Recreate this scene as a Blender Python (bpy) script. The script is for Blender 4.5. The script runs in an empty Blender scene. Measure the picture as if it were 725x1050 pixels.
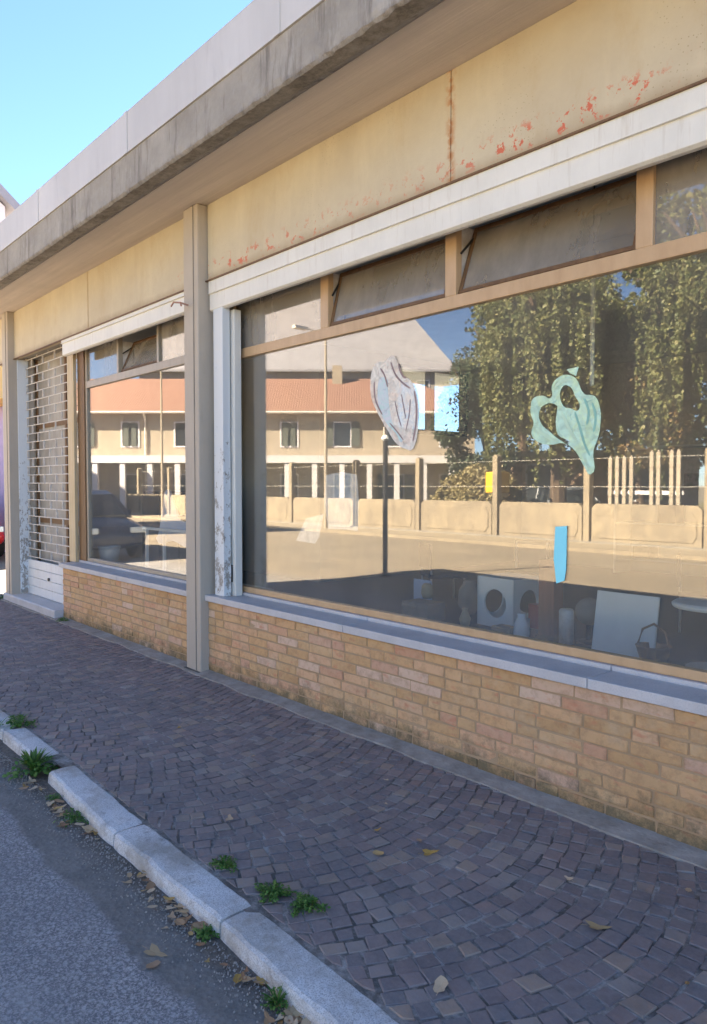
import bpy, bmesh, math, random
from mathutils import Vector, Matrix, noise
random.seed(11)
R = math.radians
C = bpy.context.scene.collection
scene = bpy.context.scene

# ------------------------------------------------------------------ camera, world, sun, exposure
cam = bpy.data.cameras.new('camera'); co = bpy.data.objects.new('camera', cam); C.objects.link(co)
co.location = (0, 0, 1.55)
co.rotation_euler = (R(87.9), 0, R(48.7))
cam.sensor_fit = 'VERTICAL'; cam.sensor_height = 36; cam.sensor_width = 24; cam.lens = 26.06
cam.clip_start = 0.05; cam.clip_end = 3000
scene.camera = co
SUN = Vector((-1.8, 6.45, 4.46)).normalized()
w = bpy.data.worlds.new('World'); scene.world = w; w.use_nodes = True
nt = w.node_tree; bg = nt.nodes['Background']
sk = nt.nodes.new('ShaderNodeTexSky'); sk.sky_type = 'NISHITA'; sk.sun_disc = False
sk.sun_elevation = math.asin(SUN.z); sk.sun_rotation = math.atan2(SUN.x, SUN.y)
sk.air_density = 0.7; sk.dust_density = 0.0; sk.ozone_density = 3.5; sk.altitude = 1500
nt.links.new(sk.outputs[0], bg.inputs[0]); bg.inputs[1].default_value = 0.05
sl = bpy.data.lights.new('sun', 'SUN'); sl.energy = 5.0; sl.angle = R(0.5); sl.color = (1.0, 0.89, 0.72)
so = bpy.data.objects.new('sun', sl); C.objects.link(so)
so.rotation_euler = SUN.to_track_quat('Z', 'Y').to_euler(); so.location = (0, 20, 30)
vs = scene.view_settings; vs.view_transform = 'Standard'; vs.look = 'None'; vs.gamma = 1; vs.use_curve_mapping = False
vs.exposure = 3.45
scene.render.engine = 'CYCLES'
scene.cycles.max_bounces = 10; scene.cycles.diffuse_bounces = 4; scene.cycles.transparent_max_bounces = 24
scene.cycles.glossy_bounces = 5; scene.cycles.caustics_reflective = False; scene.cycles.caustics_refractive = False

# ------------------------------------------------------------------ material helpers
class NT:
    def __init__(s, name):
        s.m = bpy.data.materials.new(name); s.m.use_nodes = True
        s.t = s.m.node_tree; s.b = s.t.nodes['Principled BSDF']; s.out = s.t.nodes['Material Output']
        s.co = s.t.nodes.new('ShaderNodeTexCoord').outputs['Object']
    def n(s, typ, **kw):
        x = s.t.nodes.new('ShaderNode' + typ)
        for k, v in kw.items(): setattr(x, k, v)
        return x
    def l(s, a, b): s.t.links.new(a, b)
    def map(s, scale=(1, 1, 1), loc=(0, 0, 0), src=None):
        m = s.n('Mapping'); s.l(src or s.co, m.inputs['Vector'])
        m.inputs['Scale'].default_value = scale; m.inputs['Location'].default_value = loc
        return m.outputs[0]
    def noise(s, scale, detail=5, rough=0.6, vec=None, dist=0):
        x = s.n('TexNoise'); s.l(vec or s.co, x.inputs['Vector'])
        x.inputs['Scale'].default_value = scale; x.inputs['Detail'].default_value = detail
        x.inputs['Roughness'].default_value = rough; x.inputs['Distortion'].default_value = dist
        return x.outputs[0]
    def vor(s, scale, feature='F1', vec=None, out='Distance', rnd=1):
        x = s.n('TexVoronoi', feature=feature); s.l(vec or s.co, x.inputs['Vector'])
        x.inputs['Scale'].default_value = scale; x.inputs['Randomness'].default_value = rnd
        return x.outputs[out]
    def ramp(s, f, stops, interp='LINEAR'):
        x = s.n('ValToRGB'); x.color_ramp.interpolation = interp
        e = x.color_ramp.elements
        while len(e) < len(stops): e.new(0.5)
        for i, (p, c) in enumerate(stops):
            e[i].position = p
            e[i].color = (c, c, c, 1) if isinstance(c, (int, float)) else (*c, 1)
        s.l(f, x.inputs[0]); return x.outputs[0]
    def mix(s, f, a, b, mode='MIX'):
        x = s.n('MixRGB', blend_type=mode)
        for i, v in enumerate((f, a, b)):
            if isinstance(v, (int, float)): x.inputs[i].default_value = v if i == 0 else (v, v, v, 1)
            elif isinstance(v, tuple): x.inputs[i].default_value = (*v, 1)
            else: s.l(v, x.inputs[i])
        return x.outputs[0]
    def math(s, op, a, b=0.0, c=None, clamp=False):
        x = s.n('Math', operation=op, use_clamp=clamp)
        for i, v in enumerate((a, b) + ((c,) if c is not None else ())):
            if isinstance(v, (int, float)): x.inputs[i].default_value = v
            else: s.l(v, x.inputs[i])
        return x.outputs[0]
    def sep(s, src=None):
        x = s.n('SeparateXYZ'); s.l(src or s.co, x.inputs[0]); return x.outputs
    def bump(s, h, strength=0.4, dist=0.01, prev=None):
        x = s.n('Bump'); x.inputs['Strength'].default_value = strength; x.inputs['Distance'].default_value = dist
        s.l(h, x.inputs['Height'])
        if prev is not None: s.l(prev, x.inputs['Normal'])
        return x.outputs[0]
    def fin(s, col=None, rough=0.8, nrm=None, metal=0, spec=None):
        b = s.b
        if col is not None:
            if isinstance(col, tuple): b.inputs['Base Color'].default_value = (*col, 1)
            else: s.l(col, b.inputs['Base Color'])
        if isinstance(rough, (int, float)): b.inputs['Roughness'].default_value = rough
        else: s.l(rough, b.inputs['Roughness'])
        if nrm is not None: s.l(nrm, b.inputs['Normal'])
        b.inputs['Metallic'].default_value = metal
        if spec is not None: b.inputs['Specular IOR Level'].default_value = spec
        return s.m

def simple(name, c1, c2=None, scale=6, rough=0.7, bump=0.15, bscale=40, metal=0, dist=0.004):
    t = NT(name)
    c2 = c2 or tuple(x * 0.75 for x in c1)
    f = t.ramp(t.noise(scale, 6, 0.65), [(0.35, 0.0), (0.7, 1.0)])
    col = t.mix(f, c1, c2)
    nb = t.bump(t.noise(bscale, 4, 0.6), bump, dist)
    return t.fin(col, rough, nb, metal)

def rndisland(t):
    return t.n('NewGeometry').outputs['Random Per Island']

# asphalt (smoother dark strip along the kerb, coarse worn aggregate further out)
def m_asphalt():
    t = NT('asphalt'); X = t.sep()
    edge = t.math('ADD', X[1], t.math('MULTIPLY', t.noise(3.0, 4), 0.26))
    strip = t.ramp(t.math('ADD', t.math('SUBTRACT', edge, 1.22), 0.5), [(0.485, 0.0), (0.515, 1.0)])
    ag = t.vor(48); ag2 = t.vor(150, vec=t.map((1, 1, 1), (3, 3, 0))); big = t.noise(1.1, 7, 0.75); fine = t.noise(120, 4, 0.85)
    coarse = t.mix(t.ramp(ag, [(0.2, 1.0), (0.5, 0.0)]), (0.18, 0.175, 0.172), (0.43, 0.415, 0.40))
    coarse = t.mix(t.ramp(fine, [(0.46, 0.0), (0.60, 0.9)]), coarse, (0.60, 0.54, 0.51))
    coarse = t.mix(t.ramp(ag2, [(0.10, 0.8), (0.25, 0.0)]), coarse, (0.08, 0.08, 0.09))
    coarse = t.mix(t.ramp(big, [(0.38, 0.0), (0.62, 0.55)]), coarse, (0.21, 0.205, 0.20))
    coarse = t.mix(t.ramp(t.noise(5, 6, 0.75, t.map((0.4, 1, 1), (7, 1, 0))), [(0.55, 0.0), (0.68, 0.5)]), coarse, (0.40, 0.38, 0.36))
    st = t.mix(t.ramp(t.noise(9, 7, 0.8), [(0.35, 0.0), (0.65, 1.0)]), (0.15, 0.138, 0.125), (0.25, 0.232, 0.205))
    st = t.mix(t.ramp(fine, [(0.45, 0.0), (0.65, 0.5)]), st, (0.27, 0.25, 0.23))
    soil = t.ramp(t.math('ADD', t.math('SUBTRACT', t.math('ADD', X[1], t.math('MULTIPLY', t.noise(8, 5, 0.7), 0.14)), 1.32), 0.5), [(0.48, 0.0), (0.56, 1.0)])
    st = t.mix(t.math('MULTIPLY', soil, 0.75), st, t.mix(t.ramp(t.noise(70, 4, 0.8), [(0.4, 0.0), (0.6, 1.0)]), (0.055, 0.04, 0.028), (0.20, 0.155, 0.11)))
    near = t.mix(strip, coarse, st)
    far = t.mix(t.ramp(t.noise(0.5, 6, 0.7), [(0.35, 0.0), (0.65, 1.0)]), (0.33, 0.265, 0.185), (0.25, 0.205, 0.145))  # sunlit beige put into the colour further out, also to bounce warm light
    far = t.mix(t.ramp(t.noise(2.5, 6, 0.7, t.map((0.15, 1, 1))), [(0.5, 0.0), (0.7, 0.5)]), far, (0.22, 0.18, 0.13))
    fm = t.ramp(t.math('MULTIPLY', t.math('ADD', X[1], 30), 1 / 40), [(0.715, 1.0), (0.745, 0.0)])
    col = t.mix(fm, near, far)
    nb = t.bump(t.math('ADD', ag, t.math('MULTIPLY', fine, 0.8)), 0.8, 0.008)
    return t.fin(col, 0.85, nb)

def m_paver():
    t = NT('porphyry_setts'); r = rndisland(t)
    base = t.ramp(r, [(0.0, (0.185, 0.150, 0.146)), (0.25, (0.285, 0.218, 0.20)), (0.5, (0.205, 0.182, 0.178)),
                      (0.72, (0.32, 0.225, 0.195)), (0.88, (0.34, 0.295, 0.262)), (0.97, (0.38, 0.28, 0.21))])
    base = t.mix(t.ramp(t.noise(0.9, 4), [(0.4, 0.0), (0.62, 0.35)]), base, (0.12, 0.11, 0.11))
    c = t.mix(t.ramp(t.noise(45, 5, 0.75), [(0.4, 0.0), (0.72, 0.5)]), base, (0.31, 0.27, 0.26))
    c = t.mix(t.ramp(t.noise(4, 5, 0.7), [(0.5, 0.0), (0.75, 0.4)]), c, (0.085, 0.07, 0.07))
    nb = t.bump(t.noise(30, 6, 0.7), 0.5, 0.008)
    return t.fin(c, t.ramp(t.noise(20, 3), [(0.3, 0.5), (0.7, 0.8)]), nb)

def m_mortar():
    t = NT('joint_mortar')
    f = t.ramp(t.noise(3.2, 7, 0.8), [(0.42, 0.0), (0.60, 1.0)])
    c = t.mix(f, (0.13, 0.115, 0.10), (0.44, 0.40, 0.36))
    c = t.mix(t.ramp(t.noise(25, 4), [(0.45, 0.0), (0.65, 0.6)]), c, (0.075, 0.065, 0.055))
    return t.fin(c, 0.95, t.bump(t.noise(120, 3), 0.6, 0.004))

def m_brick():
    t = NT('yellow_brick'); X = t.sep(); r = rndisland(t)
    c = t.ramp(r, [(0.0, (0.66, 0.42, 0.205)), (0.2, (0.72, 0.45, 0.225)), (0.4, (0.60, 0.36, 0.165)), (0.55, (0.70, 0.42, 0.195)),
                   (0.75, (0.74, 0.46, 0.26)), (0.88, (0.64, 0.34, 0.20)), (0.96, (0.74, 0.52, 0.36))])
    c = t.mix(t.ramp(t.noise(22, 5, 0.7), [(0.45, 0.0), (0.75, 0.6)]), c, (0.38, 0.20, 0.10))
    c = t.mix(t.ramp(t.noise(5, 5, 0.7), [(0.5, 0.0), (0.72, 0.45)]), c, (0.68, 0.52, 0.33))
    c = t.mix(t.ramp(t.noise(9, 4, 0.6, t.map((1, 1, 2.5))), [(0.58, 0.0), (0.70, 0.6)]), c, (0.62, 0.24, 0.13))
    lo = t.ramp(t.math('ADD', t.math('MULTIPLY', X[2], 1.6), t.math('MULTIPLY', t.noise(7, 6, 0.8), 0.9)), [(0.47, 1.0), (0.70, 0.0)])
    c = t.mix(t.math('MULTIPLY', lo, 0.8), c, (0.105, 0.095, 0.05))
    nb = t.bump(t.noise(38, 8, 0.8), 1.0, 0.010)
    return t.fin(c, 0.9, nb)

def m_brickjoint():
    t = NT('brick_mortar')
    c = t.mix(t.noise(12, 5), (0.52, 0.36, 0.21), (0.38, 0.25, 0.14))
    return t.fin(c, 0.95, t.bump(t.noise(90, 3), 0.5, 0.004))

def m_cream():
    t = NT('cream_paint_on_panels'); X = t.sep()
    c = t.mix(t.ramp(t.noise(1.4, 6, 0.7), [(0.35, 0.0), (0.7, 1.0)]), (0.62, 0.54, 0.385), (0.54, 0.455, 0.32))
    vs_ = t.noise(3.5, 6, 0.7, t.map((1, 1, 0.18)))
    c = t.mix(t.ramp(vs_, [(0.5, 0.0), (0.8, 0.40)]), c, (0.78, 0.68, 0.48))
    c = t.mix(t.ramp(t.noise(2.6, 7, 0.75, t.map((1, 1, 0.45), (3, 0, 1))), [(0.54, 0.0), (0.70, 0.45)]), c, (0.50, 0.38, 0.22))
    # lichen specks
    sp = t.math('MULTIPLY', t.ramp(t.vor(55), [(0.12, 1.0), (0.2, 0.0)]), t.ramp(t.noise(1.7, 4, 0.6, t.map((1, 1, 1), (9, 2, 4))), [(0.5, 0.0), (0.62, 1.0)]))
    c = t.mix(t.math('MULTIPLY', sp, 0.6), c, (0.28, 0.20, 0.11))
    # dirty rim along the bottom edge
    rim = t.ramp(t.math('ADD', X[2], t.math('MULTIPLY', t.noise(6, 5), 0.10)), [(0, 0), (1, 1)])
    rimf = t.ramp(t.math('SUBTRACT', t.math('ADD', X[2], t.math('MULTIPLY', t.noise(6, 5), 0.10)), 2.8), [(0.46, 1.0), (0.53, 0.0)])
    c = t.mix(t.math('MULTIPLY', rimf, 0.55), c, (0.33, 0.23, 0.13))
    # flaking red primer low on the panel
    zz = t.ramp(t.math('SUBTRACT', X[2], 2.8), [(0.42, 0.2), (0.45, 1.0), (0.50, 1.0), (0.58, 0.0)])
    xm = t.ramp(t.math('MULTIPLY', t.math('ADD', X[0], 10), 0.1), [(0.40, 0.0), (0.425, 0.75), (0.62, 0.5), (0.655, 0.3), (0.69, 0.35), (0.745, 0.6), (0.775, 1.0), (0.83, 1.0), (0.85, 0.1)])
    fl = t.ramp(t.noise(17, 5, 0.7), [(0.56, 0.0), (0.60, 1.0)])
    red = t.math('MULTIPLY', t.math('MULTIPLY', zz, xm), fl)
    c = t.mix(t.math('MULTIPLY', red, 1.4, clamp=True), c, (0.62, 0.16, 0.09))
    # rusty streaks down the panel joints
    def streak(x0, wd):
        d = t.math('ABSOLUTE', t.math('SUBTRACT', t.math('ADD', X[0], t.math('MULTIPLY', t.noise(14, 4), 0.03)), x0 + 0.015))
        return t.ramp(d, [(0.0, 1.0), (wd, 0.0)])
    s1 = t.math('MULTIPLY', streak(-2.756, 0.045), t.ramp(t.noise(20, 4), [(0.42, 0.1), (0.58, 1.0)]))
    c = t.mix(s1, c, (0.47, 0.20, 0.07))
    s2 = t.math('MULTIPLY', streak(-7.84, 0.03), 0.5)
    c = t.mix(s2, c, (0.36, 0.22, 0.10))
    nb = t.bump(t.noise(25, 6, 0.7), 0.35, 0.006)
    return t.fin(c, 0.8, nb)

def m_soffit():
    t = NT('board_marked_concrete')
    st = t.noise(3.0, 6, 0.7, t.map((0.12, 3.5, 1)))
    c = t.mix(t.ramp(st, [(0.3, 0.0), (0.7, 1.0)]), (0.66, 0.57, 0.48), (0.50, 0.43, 0.36))
    c = t.mix(t.ramp(t.noise(1.2, 6, 0.7), [(0.45, 0.0), (0.7, 0.5)]), c, (0.46, 0.40, 0.34))
    c = t.mix(t.ramp(t.noise(9, 5, 0.8, t.map((0.3, 1, 1))), [(0.62, 0.0), (0.74, 0.5)]), c, (0.74, 0.67, 0.58))
    nb = t.bump(t.noise(4.0, 5, 0.8, t.map((0.2, 12, 1))), 0.5, 0.008)
    return t.fin(c, 0.9, nb)

def m_fascia():
    t = NT('weathered_concrete_fascia'); X = t.sep()
    c = t.mix(t.ramp(t.noise(2.2, 6, 0.7), [(0.35, 0.0), (0.7, 1.0)]), (0.46, 0.42, 0.365), (0.31, 0.28, 0.24))
    sk_ = t.noise(6, 6, 0.75, t.map((1, 1, 0.12)))
    c = t.mix(t.ramp(sk_, [(0.52, 0.0), (0.66, 0.8)]), c, (0.14, 0.12, 0.10))
    c = t.mix(t.ramp(t.noise(5, 5, 0.7, t.map((1, 1, 0.3), (5, 5, 5))), [(0.58, 0.0), (0.7, 0.6)]), c, (0.60, 0.56, 0.50))
    lip = t.ramp(t.math('SUBTRACT', t.math('ADD', X[2], t.math('MULTIPLY', t.noise(11, 7, 0.8), 0.12)), 3.3), [(0.525, 1.0), (0.575, 0.0)])
    c = t.mix(t.math('MULTIPLY', lip, 0.7), c, t.mix(t.ramp(t.noise(30, 5, 0.8), [(0.4, 0.0), (0.6, 1.0)]), (0.07, 0.055, 0.042), (0.22, 0.19, 0.15)))
    nb = t.bump(t.noise(18, 8, 0.8), 0.9, 0.02)
    return t.fin(c, 0.95, nb)

def m_flashing():
    t = NT('pale_metal_flashing')
    c = t.mix(t.ramp(t.noise(1.5, 6, 0.6, t.map((1, 1, 0.2))), [(0.35, 0.0), (0.7, 1.0)]), (0.62, 0.60, 0.58), (0.50, 0.48, 0.46))
    c = t.mix(t.ramp(t.noise(9, 5, 0.7, t.map((1, 1, 0.15))), [(0.60, 0.0), (0.8, 0.5)]), c, (0.35, 0.33, 0.33))
    return t.fin(c, 0.55, t.bump(t.noise(3, 3), 0.15, 0.02), 0.0)

def m_paint(name, c1, c2, flake=0.66, rough=0.5):
    t = NT(name)
    c = t.mix(t.ramp(t.noise(3, 6, 0.7, t.map((1, 1, 0.4))), [(0.35, 0.0), (0.75, 1.0)]), c1, tuple(v * 0.86 for v in c1))
    c = t.mix(t.ramp(t.noise(14, 6, 0.8), [(flake, 0.0), (flake + 0.04, 0.9)]), c, c2)
    c = t.mix(t.ramp(t.noise(30, 4, 0.7, t.map((1, 1, 0.1))), [(0.55, 0.0), (0.8, 0.35)]), c, (0.42, 0.33, 0.22))
    return t.fin(c, rough, t.bump(t.noise(40, 4), 0.2, 0.003))

def m_peel():
    t = NT('peeling_white_rail'); X = t.sep()
    low = t.ramp(X[2], [(0.0, 1.0), (1.0, 0.0)])
    f = t.math('ADD', t.noise(16, 7, 0.8, t.map((1, 1, 0.6))), t.ramp(t.math('MULTIPLY', X[2], 0.33), [(0.25, 0.17), (0.55, 0.09), (0.8, 0.0)]))
    c = t.mix(t.ramp(f, [(0.66, 0.0), (0.69, 1.0)]), (0.70, 0.72, 0.72), (0.33, 0.30, 0.26))
    return t.fin(c, 0.6, t.bump(f, 0.5, 0.004))

def m_wood(name, c1, c2, axis=(8, 8, 0.6), rough=0.55):
    t = NT(name)
    c = t.mix(t.ramp(t.noise(4, 6, 0.65, t.map(axis)), [(0.3, 0.0), (0.7, 1.0)]), c1, c2)
    return t.fin(c, rough, t.bump(t.noise(8, 4, 0.6, t.map(axis)), 0.2, 0.004))

def m_granite():
    t = NT('grey_granite')
    c = t.mix(t.ramp(t.vor(170), [(0.2, 0.0), (0.5, 1.0)]), (0.46, 0.45, 0.435), (0.74, 0.73, 0.71))
    c = t.mix(t.ramp(t.noise(230, 3, 0.8), [(0.55, 0.0), (0.68, 0.7)]), c, (0.13, 0.13, 0.14))
    c = t.mix(t.ramp(t.noise(3, 6, 0.75), [(0.44, 0.0), (0.64, 0.8)]), c, (0.36, 0.315, 0.26))
    c = t.mix(t.ramp(t.noise(14, 6, 0.8), [(0.55, 0.0), (0.68, 0.6)]), c, (0.22, 0.19, 0.16))
    nb = t.bump(t.noise(35, 7, 0.8), 0.6, 0.01)
    return t.fin(c, 0.85, nb)

def m_sill():
    t = NT('stone_sill')
    c = t.mix(t.ramp(t.noise(4, 6, 0.7), [(0.35, 0.0), (0.7, 1.0)]), (0.60, 0.575, 0.56), (0.48, 0.46, 0.45))
    c = t.mix(t.ramp(t.noise(140, 3, 0.7), [(0.5, 0.0), (0.65, 0.4)]), c, (0.34, 0.33, 0.33))
    return t.fin(c, 0.6, t.bump(t.noise(60, 4), 0.2, 0.003))

def m_glass(name, tint, add, dust_haze=0.05, wav=0.0):
    t = NT(name); nt = t.t
    tr = t.n('BsdfTransparent'); tr.inputs[0].default_value = (*tint, 1)
    gl = t.n('BsdfGlossy'); gl.inputs['Roughness'].default_value = 0.0; gl.inputs['Color'].default_value = (1.0, 0.96, 0.90, 1)
    fr = t.n('Fresnel'); bf = t.n('NewGeometry').outputs['Backfacing']; t.l(t.math('SUBTRACT', 1.5, t.math('MULTIPLY', bf, 0.8333)), fr.inputs['IOR'])
    if wav:
        b = t.bump(t.noise(0.7, 2, 0.4), wav, 0.01); t.l(b, gl.inputs['Normal'])
    f = t.math('ADD', fr.outputs[0], add, clamp=True)
    mx = t.n('MixShader'); t.l(f, mx.inputs[0]); t.l(tr.outputs[0], mx.inputs[1]); t.l(gl.outputs[0], mx.inputs[2])
    df = t.n('BsdfDiffuse'); df.inputs[0].default_value = (0.62, 0.57, 0.5, 1)
    gl.inputs['Roughness'].default_value = 0.012
    dm = t.ramp(t.noise(2.5, 6, 0.65, t.map((1, 1, 0.35))), [(0.3, dust_haze * 0.7), (0.75, dust_haze * 1.7)])  # dust film, strengthened to paint haze and paleness over the reflections
    m2 = t.n('MixShader'); t.l(dm, m2.inputs[0]); t.l(mx.outputs[0], m2.inputs[1]); t.l(df.outputs[0], m2.inputs[2])
    t.l(m2.outputs[0], t.out.inputs[0]); return t.m

def m_leaf(name, c1, c2, c3=None):
    t = NT(name); r = rndisland(t)
    col = t.ramp(r, [(0.0, c1), (0.55, c2), (1.0, c3 or c2)])
    m = t.fin(col, 0.6)
    tl = t.n('BsdfTranslucent'); t.l(col, tl.inputs[0])
    mx = t.n('MixShader'); mx.inputs[0].default_value = 0.3
    t.l(t.b.outputs[0], mx.inputs[1]); t.l(tl.outputs[0], mx.inputs[2]); t.l(mx.outputs[0], t.out.inputs[0])
    return m

def m_tiles():
    t = NT('red_roof_tiles')
    wv = t.n('TexWave', bands_direction='X'); t.l(t.co, wv.inputs[0]); wv.inputs['Scale'].default_value = 2.2
    c = t.mix(t.noise(1.5, 5, 0.7), (0.30, 0.155, 0.105), (0.24, 0.13, 0.095))
    c = t.mix(t.ramp(t.noise(8, 4), [(0.5, 0.0), (0.7, 0.5)]), c, (0.22, 0.12, 0.085))
    return t.fin(c, 0.85, t.bump(wv.outputs[1], 0.5, 0.03))

def m_stained():
    t = NT('stained_pale_concrete'); X = t.sep()
    c = t.mix(t.ramp(t.noise(1.3, 6, 0.75), [(0.35, 0.0), (0.65, 1.0)]), (0.34, 0.275, 0.185), (0.22, 0.18, 0.13))
    c = t.mix(t.ramp(t.noise(4, 6, 0.75, t.map((1, 1, 0.25))), [(0.5, 0.0), (0.68, 0.7)]), c, (0.19, 0.155, 0.11))
    c = t.mix(t.ramp(t.noise(11, 5, 0.8), [(0.55, 0.0), (0.7, 0.5)]), c, (0.42, 0.355, 0.26))
    return t.fin(c, 0.92, t.bump(t.noise(25, 6, 0.7), 0.6, 0.01))
def m_render(name, c1, c2):
    t = NT(name)
    c = t.mix(t.ramp(t.noise(0.5, 6, 0.75), [(0.35, 0.0), (0.65, 1.0)]), c1, c2)
    c = t.mix(t.ramp(t.noise(2.2, 6, 0.7, t.map((1, 1, 0.12))), [(0.5, 0.0), (0.72, 0.5)]), c, tuple(v * 0.6 for v in c1))
    return t.fin(c, 0.9, t.bump(t.noise(20, 4), 0.2, 0.01))
MA = dict(
    asphalt=m_asphalt(), paver=m_paver(), mortar=m_mortar(), brick=m_brick(), bjoint=m_brickjoint(), cream=m_cream(),
    soffit=m_soffit(), fascia=m_fascia(), flash=m_flashing(), peel=m_peel(), granite=m_granite(), sill=m_sill(), tiles=m_tiles(),
    white=m_paint('white_painted_metal', (0.80, 0.77, 0.69), (0.30, 0.20, 0.12), 0.70),
    shutter=m_paint('white_shutter_paint', (0.74, 0.76, 0.76), (0.35, 0.28, 0.2), 0.70),
    pillar=m_paint('grey_painted_pillar', (0.50, 0.43, 0.345), (0.36, 0.30, 0.24), 0.68, 0.7),
    alu=m_wood('gold_anodised_frame', (0.60, 0.40, 0.22), (0.50, 0.32, 0.17), (3, 3, 1), 0.38),
    alugrey=m_wood('grey_tan_frame', (0.44, 0.37, 0.28), (0.36, 0.30, 0.22), (3, 3, 1), 0.4),
    ochre=m_wood('ochre_door_frame', (0.62, 0.49, 0.31), (0.52, 0.38, 0.19)),
    brownwood=m_wood('brown_timber', (0.22, 0.12, 0.05), (0.14, 0.075, 0.035)),
    grille=simple('bare_steel_grille', (0.74, 0.70, 0.64), (0.55, 0.48, 0.40), 20, 0.5, 0.1, 60, 0.0),
    dark=simple('dark_metal', (0.035, 0.033, 0.032), None, 6, 0.4),
    black=simple('black_paint', (0.018, 0.018, 0.02), None, 6, 0.45),
    conc=m_stained(),
    conc2=simple('grey_concrete', (0.30, 0.27, 0.225), (0.20, 0.18, 0.15), 3, 0.92, 0.5, 40),
    tar=simple('roofing_felt', (0.12, 0.11, 0.10)),
    plaster=simple('interior_plaster', (0.66, 0.62, 0.54), (0.56, 0.52, 0.45), 1.5, 0.9, 0.1),
    ceil=simple('interior_ceiling', (0.70, 0.68, 0.64), (0.6, 0.58, 0.54), 1.5, 0.9, 0.1),
    floor=simple('dark_interior_floor', (0.035, 0.04, 0.048), (0.02, 0.024, 0.03), 3, 0.5, 0.05),
    glass=m_glass('shop_glass', (0.96, 0.97, 0.96), 0.075, 0.065, 0.012),
    glass2=m_glass('transom_glass', (0.75, 0.68, 0.56), 0.12, 0.27),
    glassdoor=m_glass('pale_reflection_door_glass', (0.7, 0.7, 0.68), 0.25, 0.5),  # whitish film puts the door's pale reflection into the pane
    glass3=m_glass('plain_window_glass', (0.75, 0.78, 0.78), 0.05, 0.02),
    rubber=simple('rubber', (0.02, 0.02, 0.02), None, 5, 0.8), chrome=simple('steel_rim', (0.5, 0.5, 0.52), None, 5, 0.3, 0.02, 20, 0.8),
    wall_pale=m_render('pale_render', (0.42, 0.35, 0.26), (0.34, 0.285, 0.215)),
    wall_salmon=m_render('salmon_render', (0.52, 0.34, 0.24), (0.45, 0.30, 0.21)),
    wall_grey=simple('grey_render', (0.36, 0.33, 0.30), (0.30, 0.27, 0.25), 0.8, 0.9, 0.1),
    wall_white=simple('white_render', (0.74, 0.70, 0.70), (0.66, 0.62, 0.63), 0.8, 0.9, 0.1),
    shade=simple('window_shutter_green', (0.10, 0.11, 0.09), None, 4, 0.6),
    pane=simple('dark_window_pane', (0.03, 0.035, 0.04), None, 4, 0.08, 0.0),
    slate=simple('grey_slate_roof', (0.30, 0.29, 0.31), (0.24, 0.23, 0.25), 1.5, 0.8),
    bark=m_wood('bark', (0.13, 0.085, 0.05), (0.07, 0.045, 0.028), (6, 6, 1.0), 0.95),
    willow=m_leaf('willow_leaf', (0.075, 0.095, 0.03), (0.14, 0.15, 0.045), (0.24, 0.22, 0.085)),
    olive=m_leaf('evergreen_leaf', (0.035, 0.055, 0.025), (0.07, 0.095, 0.045), (0.11, 0.13, 0.07)),
    broad=m_leaf('broad_leaf', (0.05, 0.07, 0.02), (0.10, 0.12, 0.03), (0.19, 0.17, 0.05)),
    autumn=m_leaf('autumn_leaf', (0.18, 0.11, 0.04), (0.25, 0.16, 0.055), (0.12, 0.13, 0.04)),
    weed=m_leaf('weed_leaf', (0.05, 0.13, 0.018), (0.10, 0.22, 0.035), (0.17, 0.28, 0.06)),
    tan=simple('dry_tan_heap', (0.46, 0.38, 0.23), (0.36, 0.29, 0.17), 3, 0.95, 0.8, 15),
    yellow=simple('yellow_plastic', (0.80, 0.48, 0.02), None, 4, 0.4),
    lilac=simple('lilac_shutter', (0.52, 0.44, 0.70), None, 3, 0.6),
    navy=simple('navy_car_paint', (0.020, 0.030, 0.065), None, 2, 0.25, 0.0),
    silver=simple('grey_car_paint', (0.25, 0.26, 0.28), None, 2, 0.3, 0.0),
    red=simple('red_car_paint', (0.50, 0.03, 0.025), None, 2, 0.3, 0.0),
    board=simple('white_board', (0.78, 0.84, 0.82), (0.70, 0.76, 0.74), 3, 0.5, 0.05),
    paper=simple('white_paper', (0.82, 0.83, 0.80), (0.76, 0.77, 0.74), 3, 0.8, 0.05),
    cyan=simple('cyan_tape', (0.30, 0.85, 0.95), (0.26, 0.80, 0.92), 8, 0.5, 0.05),
    blueboard=simple('pale_blue_board', (0.46, 0.56, 0.72), (0.36, 0.45, 0.62), 4, 0.6, 0.05),
    cabinet=simple('navy_cabinet', (0.030, 0.042, 0.075), (0.02, 0.028, 0.05), 4, 0.5, 0.05),
    curtain=m_paint('white_blind', (0.80, 0.82, 0.84), (0.7, 0.72, 0.75), 0.75, 0.8),
)
def m_decal(name, c1, c2, c3, sc):
    t = NT(name)
    c = t.mix(t.ramp(t.noise(sc, 5, 0.65, None, 1.5), [(0.40, 0.0), (0.55, 1.0)]), c1, c2)
    c = t.mix(t.ramp(t.noise(sc * 1.7, 4, 0.6, t.map((1, 1, 1), (4, 4, 4)), 2.0), [(0.62, 0.0), (0.67, 0.8)]), c, c3)
    return t.fin(c, 0.6)
MA['pinkdecal'] = m_decal('faded_pink_decal', (0.95, 0.80, 0.66), (0.93, 0.87, 0.76), (0.62, 0.48, 0.40), 9)
MA['greendecal'] = m_decal('faded_green_decal', (0.74, 0.95, 0.62), (0.68, 0.94, 0.74), (0.42, 0.70, 0.55), 9)
MA['holewhite'] = m_decal('pale_decal_centre', (0.60, 0.78, 0.74), (0.74, 0.76, 0.78), (0.5, 0.6, 0.66), 7)

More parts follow.
